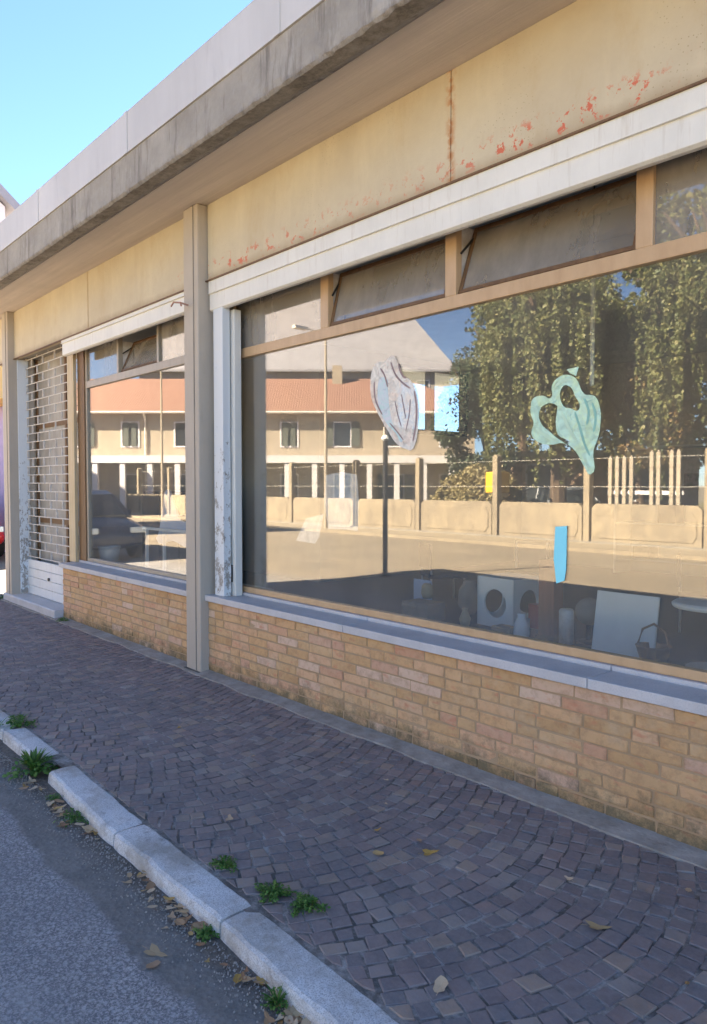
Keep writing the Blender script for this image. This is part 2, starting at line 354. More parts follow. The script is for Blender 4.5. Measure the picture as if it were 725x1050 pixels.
def m_sheer(name, c, op):
    t = NT(name); t.fin(t.mix(t.ramp(t.noise(7, 4), [(0.3, 0.0), (0.7, 1.0)]), c, tuple(v * 0.85 for v in c)), 0.8)
    tr = t.n('BsdfTransparent'); mx = t.n('MixShader'); t.l(t.ramp(t.noise(11, 5, 0.7), [(0.3, op - 0.15), (0.65, min(1, op + 0.15))]), mx.inputs[0]); t.l(tr.outputs[0], mx.inputs[1]); t.l(t.b.outputs[0], mx.inputs[2]); t.l(mx.outputs[0], t.out.inputs[0]); return t.m
MA['sheer'] = m_sheer('thin_white_sheet', (0.93, 0.94, 0.90), 0.85)
for k_, th_ in (('pinkdecal', 0.60), ('greendecal', 0.63), ('holewhite', 0.8)):
    nt_ = MA[k_].node_tree; b_ = nt_.nodes['Principled BSDF']; tr_ = nt_.nodes.new('ShaderNodeBsdfTransparent'); mx_ = nt_.nodes.new('ShaderNodeMixShader')
    nz = nt_.nodes.new('ShaderNodeTexNoise'); nz.inputs['Scale'].default_value = 13; nz.inputs['Detail'].default_value = 5; nz.inputs['Distortion'].default_value = 1.2
    cr = nt_.nodes.new('ShaderNodeValToRGB'); e = cr.color_ramp.elements; e[0].position = th_ - 0.25; e[0].color = (0.88,) * 3 + (1,); e[1].position = th_ + 0.08; e[1].color = (0.5,) * 3 + (1,)
    nt_.links.new(nt_.nodes['Texture Coordinate'].outputs['Object'], nz.inputs[0]); nt_.links.new(nz.outputs[0], cr.inputs[0]); nt_.links.new(cr.outputs[0], mx_.inputs[0])
    nt_.links.new(tr_.outputs[0], mx_.inputs[1]); nt_.links.new(b_.outputs[0], mx_.inputs[2]); nt_.links.new(mx_.outputs[0], nt_.nodes['Material Output'].inputs[0])
MA['decaldark'] = simple('decal_dark_line', (0.34, 0.24, 0.23)); MA['decalgreen'] = simple('decal_green_line', (0.32, 0.60, 0.50)); MA['decallight'] = simple('decal_light_line', (0.62, 0.82, 0.60))

def m_dryleaf():
    t = NT('dry_leaf')
    oi = t.n('ObjectInfo').outputs['Random']
    c = t.ramp(oi, [(0.0, (0.55, 0.38, 0.22)), (0.3, (0.66, 0.50, 0.32)), (0.55, (0.30, 0.14, 0.06)), (0.75, (0.55, 0.40, 0.22)), (0.9, (0.56, 0.33, 0.06)), (1.0, (0.22, 0.12, 0.06))])
    c = t.mix(t.ramp(t.noise(60, 4), [(0.4, 0.0), (0.7, 0.4)]), c, (0.25, 0.14, 0.07))
    return t.fin(c, 0.75, t.bump(t.noise(150, 3), 0.4, 0.002))
MA['dryleaf'] = m_dryleaf()

# ------------------------------------------------------------------ geometry helpers
class G:
    def __init__(s): s.v = []; s.f = []
    def add(s, vs, fs):
        k = len(s.v); s.v += [tuple(v) for v in vs]; s.f += [tuple(i + k for i in f) for f in fs]
    def box(s, a, b, m=None):
        x0, y0, z0 = a; x1, y1, z1 = b
        vs = [Vector(p) for p in ((x0,y0,z0),(x1,y0,z0),(x1,y1,z0),(x0,y1,z0),(x0,y0,z1),(x1,y0,z1),(x1,y1,z1),(x0,y1,z1))]
        if m: vs = [m @ v for v in vs]
        s.add(vs, [(3,2,1,0),(4,5,6,7),(0,1,5,4),(1,2,6,5),(2,3,7,6),(3,0,4,7)]); return s
    def prism(s, prof, axis, a, b):
        """profile of 2-D points extruded from a to b along axis (0=x: pts are y,z; 1=y: x,z; 2=z: x,y)"""
        def P(p, t): return (t, p[0], p[1]) if axis == 0 else (p[0], t, p[1]) if axis == 1 else (p[0], p[1], t)
        n = len(prof); s.add([P(p, a) for p in prof] + [P(p, b) for p in prof],
            [tuple(range(n))[::-1], tuple(range(n, 2 * n))] + [(i, (i + 1) % n, n + (i + 1) % n, n + i) for i in range(n)]); return s
    def tube(s, pts, r, n=8):
        pts = [Vector(p) for p in pts]; rs = r if isinstance(r, (list, tuple)) else [r] * len(pts)
        vs = []
        for i, p in enumerate(pts):
            d = (pts[min(i + 1, len(pts) - 1)] - pts[max(i - 1, 0)]).normalized()
            u = d.cross(Vector((0, 0, 1)) if abs(d.z) < 0.9 else Vector((1, 0, 0))).normalized(); w_ = d.cross(u)
            vs += [p + (u * math.cos(2 * math.pi * k / n) + w_ * math.sin(2 * math.pi * k / n)) * rs[i] for k in range(n)]
        fs = [(i * n + k, i * n + (k + 1) % n, (i + 1) * n + (k + 1) % n, (i + 1) * n + k) for i in range(len(pts) - 1) for k in range(n)]
        fs += [tuple(range(n))[::-1], tuple(range((len(pts) - 1) * n, len(pts) * n))]
        s.add(vs, fs); return s
    def lathe(s, c, prof, n=20):
        vs = []
        for r, z in prof: vs += [(c[0] + r * math.cos(2*math.pi*k/n), c[1] + r * math.sin(2*math.pi*k/n), c[2] + z) for k in range(n)]
        m = len(prof); fs = [(i*n+k, i*n+(k+1)%n, (i+1)*n+(k+1)%n, (i+1)*n+k) for i in range(m-1) for k in range(n)]
        fs += [tuple(range(n))[::-1], tuple(range((m-1)*n, m*n))]
        s.add(vs, fs); return s
    def build(s, name, mat, parent=None, label=None, bevel=0, smooth=False, local=False):
        me = bpy.data.meshes.new(name); me.from_pydata(s.v, [], s.f)
        if smooth: me.polygons.foreach_set('use_smooth', [True] * len(me.polygons))
        me.validate(); me.update()
        me.materials.append(MA[mat] if isinstance(mat, str) else mat)
        o = bpy.data.objects.new(name, me); C.objects.link(o)
        if parent:
            o.parent = parent
            if not local: o.matrix_parent_inverse = root_matrix(parent).inverted()
        if label: o['label'] = label
        if bevel:
            b = o.modifiers.new('bevel', 'BEVEL'); b.width = bevel; b.segments = 2; b.limit_method = 'ANGLE'; b.angle_limit = R(40)
        return o

def root_matrix(p):
    """world matrix of a parent: only top-level things carry a transform, their parts keep scene coordinates"""
    if p.parent is not None: return Matrix.Identity(4)
    return Matrix.LocRotScale(p.location, p.rotation_euler, p.scale)

def tag(o, label, cat, group=None):
    o['label'] = label; o['category'] = cat
    if group: o['group'] = group
    return o
def thing(name, label, cat, loc=(0, 0, 0), rz=0, group=None):
    o = bpy.data.objects.new(name, None); C.objects.link(o); o.location = loc; o.rotation_euler = (0, 0, rz)
    o.empty_display_size = 0.2
    return tag(o, label, cat, group)
def struct(o): o['kind'] = 'structure'; return o
def kids(o): return [c for c in list(C.objects) if c.parent == o]
def copy_tree(o, parent=None):
    c = o.copy(); C.objects.link(c)
    if parent: c.parent = parent
    for ch in kids(o): copy_tree(ch, c)
    return c

def flat_shape(name, loops, y, thick, mat, parent=None, label=None, crisp=False):
    """closed x,z outlines (first outer, rest holes) -> thin vertical plate with real thickness at depth y"""
    cu = bpy.data.curves.new(name, 'CURVE'); cu.dimensions = '2D'; cu.fill_mode = 'BOTH'; cu.extrude = thick / 2
    for lp in loops:
        sp = cu.splines.new('BEZIER'); sp.bezier_points.add(len(lp) - 1); sp.use_cyclic_u = True; sp.resolution_u = 5
        for i, (a, b) in enumerate(lp):
            bp = sp.bezier_points[i]; bp.co = (a, b, 0); bp.handle_left_type = bp.handle_right_type = 'VECTOR' if crisp else 'AUTO'
    tmp = bpy.data.objects.new(name, cu); C.objects.link(tmp)
    bpy.context.view_layer.update()
    me = bpy.data.meshes.new_from_object(tmp.evaluated_get(bpy.context.evaluated_depsgraph_get()))
    bpy.data.objects.remove(tmp)
    me.transform(Matrix.Translation((0, y, 0)) @ Matrix.Rotation(R(90), 4, 'X'))
    me.materials.clear(); me.materials.append(MA[mat]); me.name = name
    o = bpy.data.objects.new(name, me); C.objects.link(o)
    if parent: o.parent = parent; o.matrix_parent_inverse = root_matrix(parent).inverted()
    if label: o['label'] = label
    return o

# ================================================================== GROUND
def sheet(x0, y0, x1, y1, z, nx=1, ny=1):
    g = G(); vs = [(x0 + (x1 - x0) * i / nx, y0 + (y1 - y0) * j / ny, z) for j in range(ny + 1) for i in range(nx + 1)]
    g.add(vs, [(j*(nx+1)+i, j*(nx+1)+i+1, (j+1)*(nx+1)+i+1, (j+1)*(nx+1)+i) for j in range(ny) for i in range(nx)]); return g
ZR = -0.065
struct(sheet(-900, -900, 900, 900, ZR - 0.03).build('ground', simple('dusty_ground', (0.26, 0.22, 0.16), (0.18, 0.16, 0.11), 0.3, 0.95)))
struct(sheet(-300, -9.2, 200, 1.5, ZR).build('road', 'asphalt'))
# pavement of porphyry setts laid in arcs, on a mortar bed
struct(sheet(-60, 1.45, 30, 3.2, -0.0045, 40, 2).build('pavement_bed', 'mortar'))
g = G(); yc, hw, pitch, sag = 2.24, 0.77, 0.079, 0.235
KB = [(-30, 1.535), (-5.9, 1.53), (-4.2, 1.525), (-3.155, 1.50), (-2.265, 1.508), (-1.2, 1.478), (1.2, 1.46)]
def kerb_back(x):
    for (xa, ya), (xb, yb) in zip(KB[:-1], KB[1:]):
        if x <= xb: return ya + (yb - ya) * (x - xa) / (xb - xa)
    return 1.46
def sett(g, cx, cy, ang, a, b, tone=0):
    ca, sa = math.cos(ang), math.sin(ang)
    q = []
    for sx, sy in ((-1,-1),(1,-1),(1,1),(-1,1)):
        x = sx * a / 2 + random.uniform(-1, 1) * 0.0075; y = sy * b / 2 + random.uniform(-1, 1) * 0.0075
        q.append((cx + x * ca - y * sa, cy + x * sa + y * ca))
    if max(p[1] for p in q) < kerb_back(cx) + 0.022: return
    q = [(p[0], max(p[1], kerb_back(p[0]) + 0.004 + random.uniform(0, .004))) for p in q]
    mx = sum(p[0] for p in q) / 4; my = sum(p[1] for p in q) / 4
    h = random.uniform(-0.002, 0.0025); tx, ty = random.uniform(-0.02, 0.02), random.uniform(-0.02, 0.02)
    def z(p, d): return h + d + (p[0] - mx) * tx + (p[1] - my) * ty
    def ins(p, k): return (mx + (p[0] - mx) * k, my + (p[1] - my) * k)
    vs = [(*p, -0.03) for p in q] + [(*p, z(p, -0.008)) for p in q] + [(*ins(p, 0.965), z(p, -0.0018)) for p in q] + [(*ins(p, 0.90), z(p, 0.0)) for p in q]
    fs = [(i, (i+1)%4, 4+(i+1)%4, 4+i) for i in range(4)] + [(4+i, 4+(i+1)%4, 8+(i+1)%4, 8+i) for i in range(4)] + [(8+i, 8+(i+1)%4, 12+(i+1)%4, 12+i) for i in range(4)] + [(12,13,14,15)]
    g.add(vs, fs)
x0 = -17.0
row = 0
while x0 < 0.9:
    y = 1.465
    # walk along the arc
    t = y; first = True
    while t < 2.985:
        slope = -2 * sag * (t - yc) / hw ** 2
        L = math.hypot(1, slope)
        wdt = random.uniform(0.062, 0.090)
        if first: wdt *= (0.55 if row % 2 else 0.95); first = False
        dy = wdt / L; tc = t + dy / 2
        sl_ = -2 * sag * (tc - yc) / hw ** 2; Lc = math.hypot(1, sl_)
        xc = x0 + sag * (1 - ((tc - yc) / hw) ** 2) + random.uniform(-0.0025, 0.0025)
        sett(g, xc, tc, math.atan2(1, sl_), wdt - 0.0075, pitch / Lc - 0.007)
        t += dy
    x0 += pitch; row += 1
struct(g.build('pavement', 'paver'))
# concrete strip at the foot of the wall
g = G()
xs = [-11.2 + i * 0.13 for i in range(100)]
for i in range(len(xs) - 1):
    a = 2.99 + 0.035 * noise.noise((xs[i] * 2.7, 0, 0)); b = 2.99 + 0.035 * noise.noise((xs[i+1] * 2.7, 0, 0))
    g.add([(xs[i], a, -0.02), (xs[i+1], b, -0.02), (xs[i+1], b, 0.008), (xs[i], a, 0.008), (xs[i+1], 3.14, 0.02), (xs[i], 3.14, 0.02)], [(0,1,2,3), (3,2,4,5)])
struct(g.build('wall_foot_strip', simple('mortar_haunch', (0.42, 0.38, 0.33), (0.24, 0.21, 0.17), 7, 0.95, 0.8, 30, 0, 0.01)))
# kerb: separate granite stones butted end to end
g = G()
js = [(-1.20, 1.300, 1.470), (-2.265, 1.345, 1.500), (-3.155, 1.340, 1.493), (-4.085, 1.372, 1.520)]
segs = [(js[1], (-0.2, 1.27, 1.455), .012), (js[2], js[1], .010), (js[3], js[2], .010),
        ((-4.93, 1.385, 1.520), (-4.30, 1.385, 1.520), .012), ((-5.9, 1.39, 1.525), (-4.945, 1.385, 1.52), .012)]
k = -6.85
while k > -30: segs.append(((k, 1.39, 1.53), (k + 0.95, 1.39, 1.53), .012)); k -= 0.96
segs.append(((-0.19, 1.27, 1.455), (0.9, 1.25, 1.45), .01))
for (xa, fa, ba), (xb, fb, bb), jn in segs:
    xa += jn; n = 44; vs = []
    dz = random.uniform(-0.006, 0.005)
    for i in range(n + 1):
        t = i / n; x = xa + (xb - xa) * t; f = fa + (fb - fa) * t; b = ba + (bb - ba) * t
        en = 0.010 * max(0, 1 - min(i, n - i) / 2)
        def q(a, f_=5): return noise.noise((x * f_, a, dz * 99))
        w1 = 0.006 * q(1) + 0.003 * q(2, 22); w2 = 0.004 * q(4) + 0.003 * q(3, 20); wz = dz + 0.003 * q(9, 4) + 0.0015 * q(7, 25) - en * 0.5
        ch = 0.010 + 0.012 * max(0, q(11, 9) + 0.15)
        vs += [(x, f - 0.006 + w1, -0.12), (x, f + w1 + en * .4, -0.012 - ch * .9 + wz), (x, f + ch * .45 + w1, -0.003 - ch * .25 + wz), (x, f + ch + 0.006 + w1, 0.002 + wz), (x, (f + b) / 2 + w2, 0.004 + wz), (x, b - 0.012 + w2, 0.002 + wz), (x, b + w2, -0.005 + wz), (x, b + w2, -0.12)]
    m = 8; fs = [(i*m+j, (i+1)*m+j, (i+1)*m+j+1, i*m+j+1) for i in range(n) for j in range(m-1)]
    fs += [tuple(range(m)), tuple(range(n*m, n*m+m))[::-1]]
    g.add(vs, fs)
struct(g.build('kerb', 'granite'))
# far side: kerb and footway
g = G().box((-120, -9.35, -0.1), (60, -9.2, 0.03)); struct(g.build('far_kerb', 'conc', bevel=0.01))
struct(sheet(-120, -11.3, 60, -9.35, 0.012).build('far_pavement', simple('sandy_footway', (0.40, 0.33, 0.23), (0.30, 0.24, 0.16), 1.2, 0.95, 0.3)))
struct(sheet(-120, -60, 60, -11.3, -0.02).build('yard_ground', simple('dry_lawn', (0.16, 0.15, 0.06), (0.26, 0.22, 0.12), 1.0, 0.95)))
# grit along the kerb foot (nobody could count it)
g = G()
for i in range(4200):
    x = random.uniform(-5.2, -1.3); d = abs(random.gauss(0, 0.07)); y = 1.335 - 0.01 - d + 0.0
    if random.random() > 0.35 + 0.65 * max(0, noise.noise((x * 2.2, 0, 3)) + 0.35): continue
    s = random.uniform(0.0012, 0.0055); z = ZR + s * 0.4
    g.add([(x + s*random.uniform(.6,1.3), y, z), (x, y + s, z), (x - s, y, z), (x, y - s*random.uniform(.6,1.3), z), (x, y, z + s), (x, y, z - s)], [(0,1,4),(1,2,4),(2,3,4),(3,0,4),(1,0,5),(2,1,5),(3,2,5),(0,3,5)])
o = g.build('grit', simple('pale_grit', (0.42, 0.38, 0.33), (0.22, 0.2, 0.18), 40)); o['kind'] = 'stuff'; o['label'] = 'loose grit and crumbs along the foot of the kerb'

# ================================================================== SHOP BUILDING
B = thing('shop_building', 'low shop building with overhanging concrete roof, cream panels and brick sill wall beside the pavement', 'building', (-5.4, 7, 0))
ZS = 3.82
XE, XW = 2.6, -11.1
# roof slab with drip lip
g = G().prism([(2.50, 3.792), (2.55, 3.786), (2.62, 3.80), (2.66, ZS), (12.6, ZS), (12.6, 4.078), (2.50, 4.078)], 0, XW - 0.25, XE + 0.25)
roof = g.build('roof_slab', 'fascia', B, bevel=0.006)
# rough, chipped arris of the slab: one ragged strip of broken concrete along the drip edge
g = G(); n_ = 560; vs = []
for i in range(n_ + 1):
    x = XW - 0.24 + (0.9 - XW) * i / n_
    def q(a, b, f=9): return noise.noise((x * f, a, b))
    vs += [(x, 2.4985 - 0.003, 4.066), (x, 2.4975 - 0.006 * abs(q(1, 2)), 3.96), (x, 2.492 - 0.010 * max(0, q(3, 1, 5)), 3.84 + 0.02 * q(8, 8)), (x, 2.489 + 0.016 * max(0, q(5, 2, 14) + 0.1), 3.795 + 0.010 * q(4, 4, 20)), (x, 2.505 + 0.01 * q(2, 9, 17), 3.776 + 0.016 * max(0, q(6, 6, 12))), (x, 2.60, 3.785)]
g.add(vs, [(i*6+j, (i+1)*6+j, (i+1)*6+j+1, i*6+j+1) for i in range(n_) for j in range(5)]); g.build('drip_edge', 'fascia', roof)
g = G().box((XW - 0.1, 2.67, ZS - 0.004), (XE + 0.1, 3.14, ZS + 0.01)); g.build('soffit', 'soffit', B)
g = G(); xx = XW - 0.27
while xx < XE + 0.2:
    x2 = xx + 1.97
    g.box((xx, 2.484, 4.070), (x2, 2.50, 4.365)); g.box((xx, 2.484, 4.366), (x2, 2.62, 4.374)); g.box((x2 - 0.03, 2.479, 4.068), (x2 + 0.03, 2.4835, 4.377)); xx += 1.975
g.box((XW - 0.25, 2.502, 4.08), (XE + .25, 12.6, 4.15))
g.build('roof_flashing', 'flash', roof)
# cream panels over the windows (joints as gaps)
def panels(xs):
    g = G()
    for a, b in zip(xs[:-1], xs[1:]): g.box((a + 0.003, 3.13, 3.205), (b - 0.003, 3.20, ZS - 0.005))
    return g
panels([-11.08, -7.84, -5.60]).build('lintel_panel', 'cream', B, bevel=0.003)
panels([-5.36, -2.756, -0.25]).build('lintel_panel', 'cream', B, bevel=0.003)
panels([-0.02, XE]).build('lintel_panel', 'cream', B, bevel=0.003)
G().box((XW + .02, 3.203, 3.22), (XE, 3.42, ZS - 0.006)).build('lintel_core', 'conc2', B)
G().box((-11.06, 3.112, 3.196), (-0.2, 3.135, 3.206)).build('lintel_drip', 'brownwood', B)
# brick sill wall of single bricks
def brickwall(xa, xb):
    g = G()
    for c in range(9):
        z = 0.012 + c * 0.0648; x = xa - (0.125 if c % 2 else 0) - random.uniform(0, 0.03)
        while x < xb:
            l = random.choice((0.235, 0.235, 0.24, 0.12, 0.235)); a = max(x, xa); b = min(x + l, xb)
            if b - a > 0.02:
                d = random.uniform(-0.004, 0.003); y0 = 3.12 + d; j = lambda: random.uniform(-0.0035, 0.0035)
                vs = [(a+j(), y0+j(), z+j()), (b+j(), y0+j(), z+j()), (b, 3.2, z), (a, 3.2, z), (a+j(), y0+j(), z+0.054+j()), (b+j(), y0+j(), z+0.054+j()), (b, 3.2, z+0.054), (a, 3.2, z+0.054)]
                g.add(vs, [(3,2,1,0),(4,5,6,7),(0,1,5,4),(1,2,6,5),(2,3,7,6),(3,0,4,7)])
            x += l + 0.010
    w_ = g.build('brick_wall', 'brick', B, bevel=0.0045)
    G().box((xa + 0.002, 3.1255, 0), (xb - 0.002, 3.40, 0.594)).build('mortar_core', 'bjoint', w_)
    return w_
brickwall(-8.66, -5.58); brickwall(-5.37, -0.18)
def sill(xa, xb, xj):
    g = G(); xs = [xa] + xj + [xb]
    for a, b in zip(xs[:-1], xs[1:]): g.box((a + 0.002, 3.085, 0.596), (b - 0.002, 3.50, 0.646)); g.box((a + 0.002, 3.30, 0.6455), (b - 0.002, 3.40, 0.671))
    g.build('window_sill', 'sill', B, bevel=0.004)
sill(-8.70, -5.58, [-7.1]); sill(-5.37, -0.2, [-3.62, -1.86])
# pillars: boxed steel with a shallow front recess line
def pillar(x, name='pillar'):
    g = G().box((x, 3.045, -0.02), (x + 0.235, 3.38, ZS - 0.006)); p = g.build(name, 'pillar', B, bevel=0.008)
    G().box((x + 0.165, 3.039, 0.0), (x + 0.172, 3.0455, ZS - 0.01)).build('pillar_seam', 'conc2', p)
    G().box((x - 0.012, 3.018, -0.01), (x + 0.247, 3.10, 0.012)).build('base_plate', 'dark', p)
pillar(-5.605); pillar(-10.56); pillar(-0.20); pillar(XE - .2)
# bracket sticking out of the pillar
g = G().tube([(-5.50, 3.03, 3.02), (-5.52, 2.97, 3.035), (-5.60, 2.95, 3.05), (-5.66, 2.96, 3.03)], 0.008, 6); g.tube([(-5.52, 2.97, 3.035), (-5.47, 2.95, 3.0)], 0.008, 6)
g.build('pillar_hook', simple('rusty_hook', (0.45, 0.25, 0.18)), B)
# interior shell
def shell():
    g = G()
    g.box((XW, 3.2, -0.05), (XW + 0.15, 7.2, ZS)); g.box((XW, 7.05, -0.05), (-8.95, 7.2, ZS))
    g.box((-8.95, 7.05, -0.05), (-8.8, 8.62, ZS)); g.box((-8.95, 10.48, -0.05), (-8.8, 12.3, ZS))
    g.box((-8.95, 8.62, -0.05), (-8.8, 10.48, 2.42)); g.box((-8.95, 8.62, 3.56), (-8.8, 10.48, ZS))
    g.box((-8.95, 12.15, -0.05), (XE, 12.3, ZS)); g.box((XE - 0.15, 3.2, -0.05), (XE, 12.3, ZS)); g.box((-0.15, 3.46, 0.0), (0.05, 12.15, ZS))
    g.build('interior_wall', 'plaster', B)
    G().box((XW + .15, 3.44, 0.02), (XE, 12.15, 0.06)).build('interior_floor', 'floor', B)
    G().box((XW + .15, 3.6, 3.68), (XE - .15, 12.15, 3.80)).build('interior_ceiling', 'ceil', B)
shell()
f = G()
for a, b in ((8.62, 8.70), (9.50, 9.60), (10.40, 10.48)): f.box((-8.93, a, 2.42), (-8.79, b, 3.56))
f.box((-8.93, 8.70, 2.42), (-8.79, 10.40, 2.50)); f.box((-8.93, 8.70, 3.50), (-8.79, 10.40, 3.56))
hf = f.build('high_window', 'dark', B)
g = G(); y = 8.7
while y < 10.4:
    if not (9.45 < y < 9.6): g.box((-8.945, y, 2.5), (-8.94, y + 0.115, 3.5))
    y += 0.12
G().box((-8.90, 8.7, 2.5), (-8.894, 10.4, 3.5)).build('pane', 'glass3', hf)

# ---- windows
def barframe(g, x0, x1, z0, z1, y0=3.325, y1=3.375): g.box((x0, y0, z0), (x1, y1, z1))
# main shop window
fr = G()
barframe(fr, -5.36, -0.30, 0.672, 0.718); barframe(fr, -5.36, -0.30, 2.581, 2.657); barframe(fr, -5.36, -0.30, 3.10, 3.16)
for x in (-4.14, -2.966, -1.777, -0.602): fr.box((x, 3.324, 2.655), (x + 0.085, 3.376, 3.102))
fr.box((-5.36, 3.326, 0.70), (-5.28, 3.374, 2.58)); fr.box((-5.36, 3.326, 2.657), (-5.28, 3.374, 3.10))
fr.box((-0.36, 3.326, 0.70), (-0.30, 3.374, 2.58)); fr.box((-0.36, 3.326, 2.657), (-0.30, 3.374, 3.10))
mw = fr.build('shop_window', 'alu', B, 'wide shop window with a row of small panes on top', bevel=0.004)
G().box((-5.28, 3.347, 0.718), (-0.36, 3.355, 2.581)).build('pane', 'glass', mw)
for a, b in ((-5.28, -4.14), (-1.692, -0.602), (-0.517, -0.36)):
    G().box((a, 3.347, 2.657), (b, 3.355, 3.10)).build('pane', 'glass2', mw)
def hopper(xa, xb, zb, tilt, parent, H=0.40):
    g = G(); M = Matrix.Translation((0, 3.35, zb)) @ Matrix.Rotation(R(-tilt), 4, 'X')
    e = 0.028
    g.box((xa + .004, -0.012, 0.004), (xb - .004, 0.016, e), M); g.box((xa + .004, -0.012, H - e), (xb - .004, 0.016, H), M)
    g.box((xa + .004, -0.012, e), (xa + e, 0.016, H - e), M); g.box((xb - e, -0.012, e), (xb - .004, 0.016, H - e), M)
    s = g.build('hopper_sash', 'brownwood', parent, bevel=0.002)
    G().box((xa + e, -0.003, e), (xb - e, 0.004, H - e), M).build('hopper_pane', 'glass2', s)
    # side stay
    top = M @ Vector((xa + 0.03, 0, H - 0.02))
    G().tube([(xa + 0.012, 3.36, zb + H * .55), (xa + 0.015, top.y, top.z - 0.02)], 0.007, 6).build('stay', 'dark', s)
    gg = G(); tl = M @ Vector((0, 0, H)); gg.prism([(3.372, zb + 0.03), (tl.y + 0.01, tl.z), (3.372, tl.z)], 0, xa - 0.012, xa - 0.006); gg.build('side_plate', 'grille', s)
hopper(-4.06, -2.966, 2.6572, 14, mw); hopper(-2.885, -1.777, 2.6572, 20, mw, 0.44)
# left window
fr = G()
barframe(fr, -8.45, -5.60, 0.672, 0.71); barframe(fr, -8.45, -5.60, 2.652, 2.73); barframe(fr, -8.45, -5.60, 3.12, 3.18)
for x in (-7.574, -6.66): fr.box((x, 3.324, 2.728), (x + 0.04, 3.376, 3.12))
fr.box((-8.50, 3.326, 0.648), (-8.40, 3.374, 3.18))
lw = fr.build('shop_window', 'alugrey', B, 'narrower shop window with a tilted middle pane on top', bevel=0.004)
G().box((-8.40, 3.347, 0.71), (-5.60, 3.355, 2.652)).build('pane', 'glass', lw)
for a, b in ((-8.40, -7.574), (-6.60, -5.60)): G().box((a, 3.347, 2.73), (b, 3.355, 3.12)).build('pane', 'glass2', lw)
hopper(-7.514, -6.66, 2.732, 24, lw, 0.36)
G().box((-8.634, 3.31, 0.648), (-8.44, 3.37, 3.19)).build('window_post', 'brownwood', B, bevel=0.004)
G().box((-8.83, 3.262, 0.648), (-8.635, 3.30, 3.203)).build('door_post', 'ochre', B, bevel=0.004)
# shutter boxes
def sbox(xa, xb, z0, z1):
    o = G().prism([(3.135, z1), (3.135, z0 + 0.012), (3.155, z0), (3.185, z0), (3.185, z1)], 0, xa, xb).build('shutter_box', 'white', B, bevel=0.003)
    g = G().box((xa, 3.126, z0 + 0.145), (xb, 3.1345, z1)); g.box((xa, 3.118, z0 + 0.138), (xb, 3.1345, z0 + 0.144))
    g.build('shutter_box_lid', 'white', o)
    G().tube([(xa, 3.275, z0 + 0.135), (xb, 3.275, z0 + 0.135)], 0.075, 16).build('shade_fill_roller', 'dark', o, smooth=True)  # dark roll added so the cavity behind the box looks shaded
sbox(-5.34, -0.21, 2.955, 3.196); sbox(-8.62, -5.61, 3.02, 3.198)
# shutter guide rails
def rail(xa, xb, ya, yb, z0, z1, mat):
    g = G().box((xa, ya, z0), (xb, yb, z1)); return g.build('shutter_rail', mat, B, bevel=0.004)
rail(-5.295, -5.155, 3.14, 3.21, 0.648, 3.195, 'peel')
r2 = rail(-5.25, -5.115, 3.225, 3.29, 0.648, 2.952, 'white')
G().box((-5.20, 3.219, 0.76), (-5.155, 3.2245, 0.90)).build('lock_plate', 'dark', r2)
G().box((-5.362, 3.205, 0.647), (-5.285, 3.325, 3.19)).build('reveal', 'conc2', B)
rail(-0.30, -0.21, 3.14, 3.31, 0.648, 2.952, 'white')
rail(-10.38, -10.31, 3.16, 3.30, 0.10, 3.2, 'peel')
# threshold step
G().prism([(3.02, -0.02), (3.02, 0.085), (3.03, 0.10), (3.46, 0.10), (3.46, -0.02)], 0, -10.60, -8.665).build('door_step', 'sill', B, bevel=0.006)
# rolling grille door: open link grille over a solid bottom panel
g = G()
z = 0.60; r_ = 0
while z < 3.30:
    g.tube([(-10.32, 3.27, z), (-8.80, 3.27, z)], 0.0065, 6)
    x = -10.30 + (0.21 if r_ % 2 else 0)
    while x < -8.82:
        g.box((x, 3.262, z), (x + 0.010, 3.278, z + 0.108)); x += 0.42
    z += 0.108; r_ += 1
gr = g.build('rolling_grille', 'grille', B, 'open link steel rolling grille over the shop door')
g = G()
for i in range(4): g.box((-10.32, 3.255, 0.105 + i * 0.115), (-8.68, 3.285, 0.105 + i * 0.115 + 0.111))
gp = g.build('bottom_panel', 'shutter', gr, bevel=0.005)
G().tube([(-9.5, 3.235, 0.36), (-9.5, 3.26, 0.36)], 0.02, 10).build('lock', 'dark', gp)
# glazed door behind the grille
g = G()
for x in (-10.35, -9.30, -8.84): g.box((x, 3.40, 0.10), (x + 0.055, 3.45, 3.3))
for z in (0.10, 1.05, 2.30): g.box((-10.295, 3.402, z), (-8.84, 3.448, z + 0.06))
gd = g.build('shop_door', 'brownwood', B); G().box((-10.30, 3.42, 0.16), (-8.84, 3.426, 3.25)).build('pane', 'glassdoor', gd)

